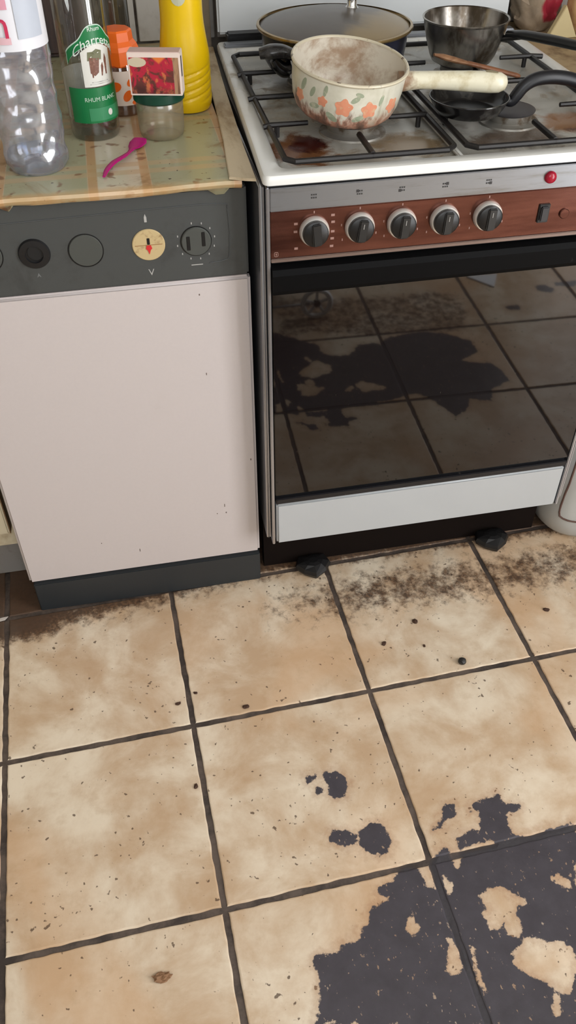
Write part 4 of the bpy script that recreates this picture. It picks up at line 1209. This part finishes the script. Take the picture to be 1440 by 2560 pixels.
for k, zz in enumerate((0.0790, 0.0815)):
    build('fine_print', wrap_poly([(-0.015 + 0.003 * k, zz), (0.017 - 0.003 * k, zz), (0.017 - 0.003 * k, zz + 0.0008), (-0.015 + 0.003 * k, zz + 0.0008)], lambda v: RR + 0.0005, LA, 0.0001, 6), plain('label_fine_grey', srgb(150, 150, 146), 0.5) if k == 0 else bpy.data.materials['label_fine_grey'], wl_)
build('back_label', cyl_patch(lambda u: (0.030, 0.090), PI / 2 - 1.1 + 0.9, PI / 2 + 1.1 + 0.9, 0.0352, 24, 3, 0.0002), WHITE_L, RB)

# ------------------------------------------------------------------ orange-capped bottle, grey bottle and board behind
OB = thing('orange_capped_bottle', 'squat bottle with big orange cap behind the rum bottle', 'bottle', (-0.150, 0.288, WT_Z))
OR = plain('orange_plastic', srgb(240, 106, 20), 0.38)
build('bottle_body', lathe([(0.0, 0.002), (0.026, 0.0), (0.0315, 0.004), (0.0322, 0.015), (0.0322, 0.062), (0.030, 0.068), (0.029, 0.074)], 48, cap_bottom=False, cap_top=False), thin_clear('pinkish_clear', (0.86, 0.74, 0.68, 1), 0.06, 0.1, 0.4), OB, True)
lb = build('label', cyl_patch(lambda u: (0.018, 0.067), -PI, PI * 0.99, 0.0324, 48, 3), plain('label_cream', srgb(232, 214, 200), 0.5), OB, True)
for a, (u, v, r1, r2, rt) in enumerate(((0.016, 0.052, 0.010, 0.006, 0.5), (0.028, 0.036, 0.011, 0.0065, -0.6), (0.006, 0.032, 0.009, 0.006, 0.9), (0.020, 0.022, 0.008, 0.004, 0.1), (-0.012, 0.045, 0.010, 0.007, 0.3), (0.040, 0.052, 0.008, 0.006, 0.2))):
    build('fruit_print', wrap_poly(ellipse(u, v, r1, r2, rt), lambda v: 0.0330, -PI / 2, 0.0002, 1), OR, lb)
build('cap', lathe([(0.0300, 0.071), (0.0312, 0.073), (0.0312, 0.092), (0.0290, 0.098), (0.0245, 0.104), (0.0235, 0.116), (0.0215, 0.1185), (0.0, 0.119)], 8, cap_top=False), OR, OB)

GB = thing('grey_glass_bottle', 'dark grey glass bottle against the tiles behind the rum bottle', 'bottle', (-0.152, 0.44, WT_Z))
build('bottle_body', lathe([(0.0, 0.004), (0.024, 0.0), (0.0285, 0.004), (0.029, 0.02), (0.029, 0.16), (0.024, 0.185), (0.013, 0.205), (0.012, 0.25)], 40, cap_bottom=False, cap_top=False), thin_clear('smoky_glass', (0.42, 0.40, 0.36, 1), 0.05, 0.1, 0.5), GB, True)
build('cap', lathe([(0.0135, 0.235), (0.0137, 0.258), (0.0, 0.26)], 24, cap_top=False), BLACK, GB, True)
bd = thing('chopping_board', 'dark brown board leaning on the wall behind the bottles', 'board', (-0.30, 0.605, WT_Z), (-0.16, 0, 0))
build('board', nbox(-0.115, 0.105, -0.009, 0.009, 0.002, 0.30, bev=0.006, seg=3), dirty('dark_brown_wood', srgb(74, 52, 44), srgb(48, 34, 30), 0.4, 0.7, 8, 0.5, stretch=(6, 1, 1)), bd, True)
build('board_handle', nbox(-0.03, 0.03, -0.009, 0.009, 0.295, 0.36, bev=0.006, seg=3), bpy.data.materials['dark_brown_wood'], bd, True)

# ------------------------------------------------------------------ yellow bottle
YB = thing('yellow_bottle', 'yellow plastic bottle with diagonal grooves on the worktop beside the cooker', 'bottle', (-0.0495, 0.285, WT_Z))
yp = [(0.0, 0.003), (0.028, 0.0), (0.0345, 0.002), (0.0375, 0.008), (0.0385, 0.014)]
for k in range(1, 40):
    yp.append((0.0388, 0.014 + k * 0.0014))
yp += [(0.0388, 0.071), (0.0386, 0.078), (0.0378, 0.086), (0.0362, 0.096), (0.0345, 0.108), (0.0328, 0.121), (0.0320, 0.135), (0.0320, 0.155), (0.0325, 0.175), (0.0318, 0.195), (0.029, 0.212), (0.022, 0.228), (0.015, 0.237)]
def ydisp(a, z, r):
    if 0.014 < z < 0.070:
        w = min(1, (z - 0.014) / 0.008, (0.070 - z) / 0.008)
        s = math.sin(2 * PI * z / 0.0115 - 5 * a)
        return -0.0016 * w * max(0.0, s) ** 2
    return 0
build('bottle_body', lathe(yp, 96, ydisp, cap_bottom=False, cap_top=False), plain('yellow_plastic', srgb(238, 196, 10), 0.3, var=0.02), YB, True)
build('cap', lathe([(0.0165, 0.232), (0.0170, 0.262), (0.0150, 0.268), (0.0, 0.269)], 36, lambda a, z, r: 0.0004 * math.cos(20 * a), cap_top=False), plain('yellow_cap', srgb(232, 190, 10), 0.35), YB, True)
yf = prof_radius(yp[1:])
build('embossed_oval', wrap_poly(ellipse(-0.006, 0.166, 0.012, 0.0155), yf, -PI / 2, 0.0006, 1), plain('pale_label_oval', srgb(196, 196, 170), 0.45), YB)

# ------------------------------------------------------------------ jar with green lid and a picture box on it
JR = thing('glass_jar', 'cloudy glass jar with dark green lid carrying the picture box', 'jar', (-0.101, 0.174, WT_Z))
build('jar_body', lathe([(0.0, 0.004), (0.024, 0.002), (0.0285, 0.0), (0.0320, 0.003), (0.0335, 0.010), (0.0345, 0.040), (0.0345, 0.048), (0.0320, 0.053)], 56, cap_bottom=False, cap_top=False), thin_clear('cloudy_glass', (0.88, 0.85, 0.78, 1), 0.2, 0.12, 0.35, 0.28, srgb(176, 164, 138)), JR, True)
build('jar_lid', lathe([(0.0355, 0.051), (0.0375, 0.053), (0.0375, 0.0640), (0.0355, 0.0660), (0.0, 0.0660)], 56, cap_top=False), plain('dark_green_lid', srgb(12, 62, 46), 0.3), JR, True)
MB_ = thing('picture_box', 'small cardboard box with red fruit picture standing on the green jar lid', 'box', (-0.1025, 0.150, WT_Z + 0.0662), (0, 0, math.radians(-13)))
CARD = plain('box_card', srgb(228, 210, 200), 0.5)
bx = build('box_sleeve', nbox(-0.037, 0.037, -0.013, 0.013, 0.0, 0.0555, bev=0.0008), CARD, MB_)
t = NT('red_picture_print')
ob = t.obj()
x, y, z = t.sep(ob)
n1 = t.noise(ob, 55, 3, 0.6, 1.0)
n2 = t.noise(t.scale(ob, (1, 1, 0.6)), 130, 4)
col = t.mix(t.sstep(n1, 0.42, 0.52), srgb(96, 50, 44), srgb(176, 34, 58))
col = t.mix(t.math('MULTIPLY', t.sstep(n2, 0.56, 0.66), 0.7), col, srgb(206, 118, 70))
dark = t.math('SUBTRACT', 1.0, t.sstep(t.math('ADD', z, t.math('MULTIPLY', n1, 0.02)), 0.014, 0.026))
col = t.mix(t.math('MULTIPLY', dark, 0.7), col, t.mix(t.sstep(n2, 0.45, 0.6), srgb(58, 30, 30), srgb(170, 96, 66)))
hi = t.sstep(t.math('ADD', t.math('SUBTRACT', z, 0.040), t.math('MULTIPLY', t.math('ABSOLUTE', t.math('SUBTRACT', x, 0.007)), -0.8)), 0.0, 0.004)
col = t.mix(t.math('MULTIPLY', hi, 0.9), col, srgb(222, 120, 54))
t.set(color=col, rough=0.35)
pc = build('picture', nbox(-0.0345, 0.0265, -0.0134, -0.0130, 0.0025, 0.0495), t.m, bx)
build('name_plate', wrap_poly(ellipse(0, 0, 0.013, 0.0062), lambda v: 9.0, -PI / 2, 0.0002, 1), plain('plate_cream', srgb(200, 186, 160), 0.5), bx)
npo = [c for c in bx.children if c.name.startswith('name_plate')][0]
npo.location = (-0.0235, 9.0 - 0.0134, 0.0435)
build('striking_strip', nbox(0.0372, 0.0376, -0.008, -0.003, 0.024, 0.050), PRINT_D, bx)
build('wood_print', nbox(0.0268, 0.0345, -0.0134, -0.0130, 0.0025, 0.0495), dirty('print_wood_tan', srgb(168, 130, 98), srgb(110, 76, 56), 0.45, 0.6, 90, 0.5, stretch=(3, 1, 0.3)), bx)
build('box_tray', nbox(-0.0355, 0.0355, -0.0115, 0.0115, 0.0552, 0.0562), plain('tray_pink', srgb(206, 176, 170), 0.5), MB_)

# ------------------------------------------------------------------ magenta plastic fork
fk = thing('plastic_spoon', 'magenta plastic spoon lying on the patterned worktop in front of the jar', 'spoon', (-0.165, 0.09, WT_Z))
MAG = plain('magenta_plastic', srgb(176, 8, 112), 0.35)
cent = smooth_path([(-0.194, 0.021, WT_Z + 0.0030), (-0.1885, 0.042, WT_Z + 0.0045), (-0.178, 0.064, WT_Z + 0.0055), (-0.163, 0.084, WT_Z + 0.0055), (-0.155, 0.100, WT_Z + 0.0045), (-0.1485, 0.118, WT_Z + 0.0035)], 6)
wpart(fk, 'stem', tube(cent, lerp_list([0.0022, 0.0040, 0.0048, 0.0042, 0.0030, 0.0050], 6), 12, flat=0.35), MAG)
bowl = smooth_path([(-0.150, 0.113, WT_Z + 0.0040), (-0.1455, 0.124, WT_Z + 0.0030), (-0.1400, 0.138, WT_Z + 0.0035), (-0.1360, 0.148, WT_Z + 0.0055)], 6)
wpart(fk, 'bowl', tube(bowl, lerp_list([0.0050, 0.0100, 0.0130, 0.0100], 6), 16, flat=0.16), MAG)

# ------------------------------------------------------------------ clutter on the right-hand cabinet
def lump(n, rx, ry, rz, amp, seed, fr=3.0):
    bm = bmesh.new()
    bmesh.ops.create_icosphere(bm, subdivisions=n, radius=1.0)
    for v in bm.verts:
        d = 1 + amp * mnoise.noise(Vector((v.co.x * fr + seed, v.co.y * fr, v.co.z * fr)))
        v.co = Vector((v.co.x * rx * d, v.co.y * ry * d, max(-0.0, (v.co.z + 0.85) * rz * d)))
    return bm
CZ = 0.832
t = NT('crumpled_bag_film')
ob = t.obj()
x, y, z = t.sep(ob)
n = t.noise(ob, 30, 4, 0.6, 1.0)
rd = t.sstep(t.math('ADD', t.math('SUBTRACT', 0.030, t.math('SQRT', t.math('ADD', t.math('POWER', t.math('SUBTRACT', x, 0.020), 2), t.math('POWER', t.math('SUBTRACT', z, 0.045), 2)))), t.math('MULTIPLY', t.math('SUBTRACT', n, 0.5), 0.02)), 0.0, 0.008)
t.set(color=t.mix(rd, t.mix(n, srgb(112, 92, 78), srgb(176, 160, 136)), srgb(150, 40, 56)), rough=0.25)
tag(build('plastic_bag', lump(4, 0.050, 0.042, 0.060, 0.28, 2.0), t.m, None, True), 'crumpled plastic bag with a red print on the right-hand cabinet', 'bag').location = (0.672, 0.600, CZ)
pk = tag(build('paper_packet', prism([(-0.030, 0.0), (0.034, 0.0), (0.004, 0.055)], -0.006, 0.006, bev=0.001), plain('beige_paper', srgb(206, 188, 142), 0.6)), 'beige triangular paper packet standing by the plastic bag', 'packet')
pk.rotation_euler = (PI / 2 - 0.12, 0, 0.1)
pk.location = (0.698, 0.528, CZ + 0.0002)
tag(build('bread_bag', lump(4, 0.036, 0.036, 0.065, 0.12, 9.0, 2.0), dirty('tan_orange_film', srgb(206, 170, 122), srgb(150, 82, 34), 0.45, 0.65, 11, 0.35), None, True), 'rounded tan and orange bag at the top right corner', 'bag').location = (0.758, 0.558, CZ)

# ------------------------------------------------------------------ floor litter
CR = plain('crumb_brown', srgb(70, 46, 32), 0.8)
CRUMB_LABELS = ['dark crumb touching the tile joint below the dishwasher and cooker gap', 'small crumb at the long joint left of the black blotches', 'large brown crumb at the right edge before the bin', 'brown crumb in the middle of the tile before the oven drawer, left one', 'biggest crumb on the tile under the oven drawer', 'crumb just left of the joint below the dishwasher plinth, lower one', 'tiniest crumb on the tile before the oven drawer', 'crumb just left of the joint below the dishwasher plinth, upper one']
for k, (x, y, s) in enumerate(((-0.080, -0.302, 0.0075), (-0.185, -0.438, 0.006), (0.539, -0.196, 0.008), (0.201, -0.214, 0.007), (0.275, -0.174, 0.0085), (-0.198, -0.272, 0.006), (0.275, -0.234, 0.0045), (-0.165, -0.255, 0.005))):
    o = build('crumb', lump(2, s * 0.8, s * 0.55, s * 0.28, 0.5, k * 3.1), CR)
    o.location = (x, y, 0.0)
    o.rotation_euler = (0, 0, k * 1.3)
    tag(o, CRUMB_LABELS[k], 'crumb', 'brown crumbs on the floor')
o = tag(build('food_scrap', lump(3, 0.013, 0.007, 0.0035, 0.5, 4.4), plain('scrap_tan', srgb(140, 104, 74), 0.8)), 'flat tan food scrap on the tile nearest the lower left', 'scrap')
o.location = (-0.266, -0.719, 0.0)
o = tag(build('pellet', lump(3, 0.0075, 0.0075, 0.0065, 0.12, 1.2), plain('pellet_black', srgb(36, 34, 32), 0.5)), 'round black pellet beside the tile joint in front of the cooker', 'pellet')
o.location = (0.332, -0.285, 0.0)
o = tag(build('paper_scrap', prism([(-0.022, -0.006), (0.010, -0.002), (0.016, 0.006), (0.004, 0.005), (-0.02, 0.0)], 0.0003, 0.0016), plain('scrap_white', srgb(206, 196, 188), 0.7)), 'pale paper scrap on the dirty floor at the left edge', 'paper')
o.location = (-0.522, -0.012, 0.0)

# ------------------------------------------------------------------ things behind the camera that the oven glass mirrors
tr = thing('shopping_trolley', 'dark shopping trolley with pale spoked wheels mirrored in the oven glass', 'trolley', (0.18, -1.20, 0))
build('bag', nbox(-0.13, 0.13, -0.11, 0.06, 0.05, 0.46, bev=0.02, seg=3), plain('trolley_cloth', srgb(48, 36, 32), 0.9), tr, True)
for wx in (-0.155, 0.155):
    bm = bmesh.new()
    ring(bm, 0, 0, 0, 0.041, 0.0075, 36)
    w = build('wheel', bm, plain('wheel_grey', srgb(232, 234, 238), 0.45), tr, True)
    w.location = (wx, 0.13, 0.047)
    for q in range(5):
        a = 2 * PI * q / 5 + 0.3
        build('spoke', tube([(0, 0, 0), (0.038 * math.cos(a), 0, 0.038 * math.sin(a))], 0.0045, 8), bpy.data.materials['wheel_grey'], w)
    build('hub', front_disc(bmesh.new(), 0, 0, 0.006, -0.006, 0.010), plain('hub_dark', srgb(50, 48, 48), 0.5), w)
build('axle', tube([(-0.155, 0.13, 0.047), (0.155, 0.13, 0.047)], 0.004, 8), ALU, tr)
build('axle_strut', tube([(0.0, 0.13, 0.047), (0.0, 0.02, 0.08)], 0.006, 8), ALU, tr)
ps_ = tag(build('paper_sheet', prism([(-0.05, -0.035), (0.05, -0.03), (0.012, 0.045)], 0.0, 0.004), plain('sheet_white', srgb(226, 228, 232), 0.6)), 'white folded paper corner on the floor mirrored in the oven glass', 'paper')
ps_.location = (0.90, -1.18, 0.0)
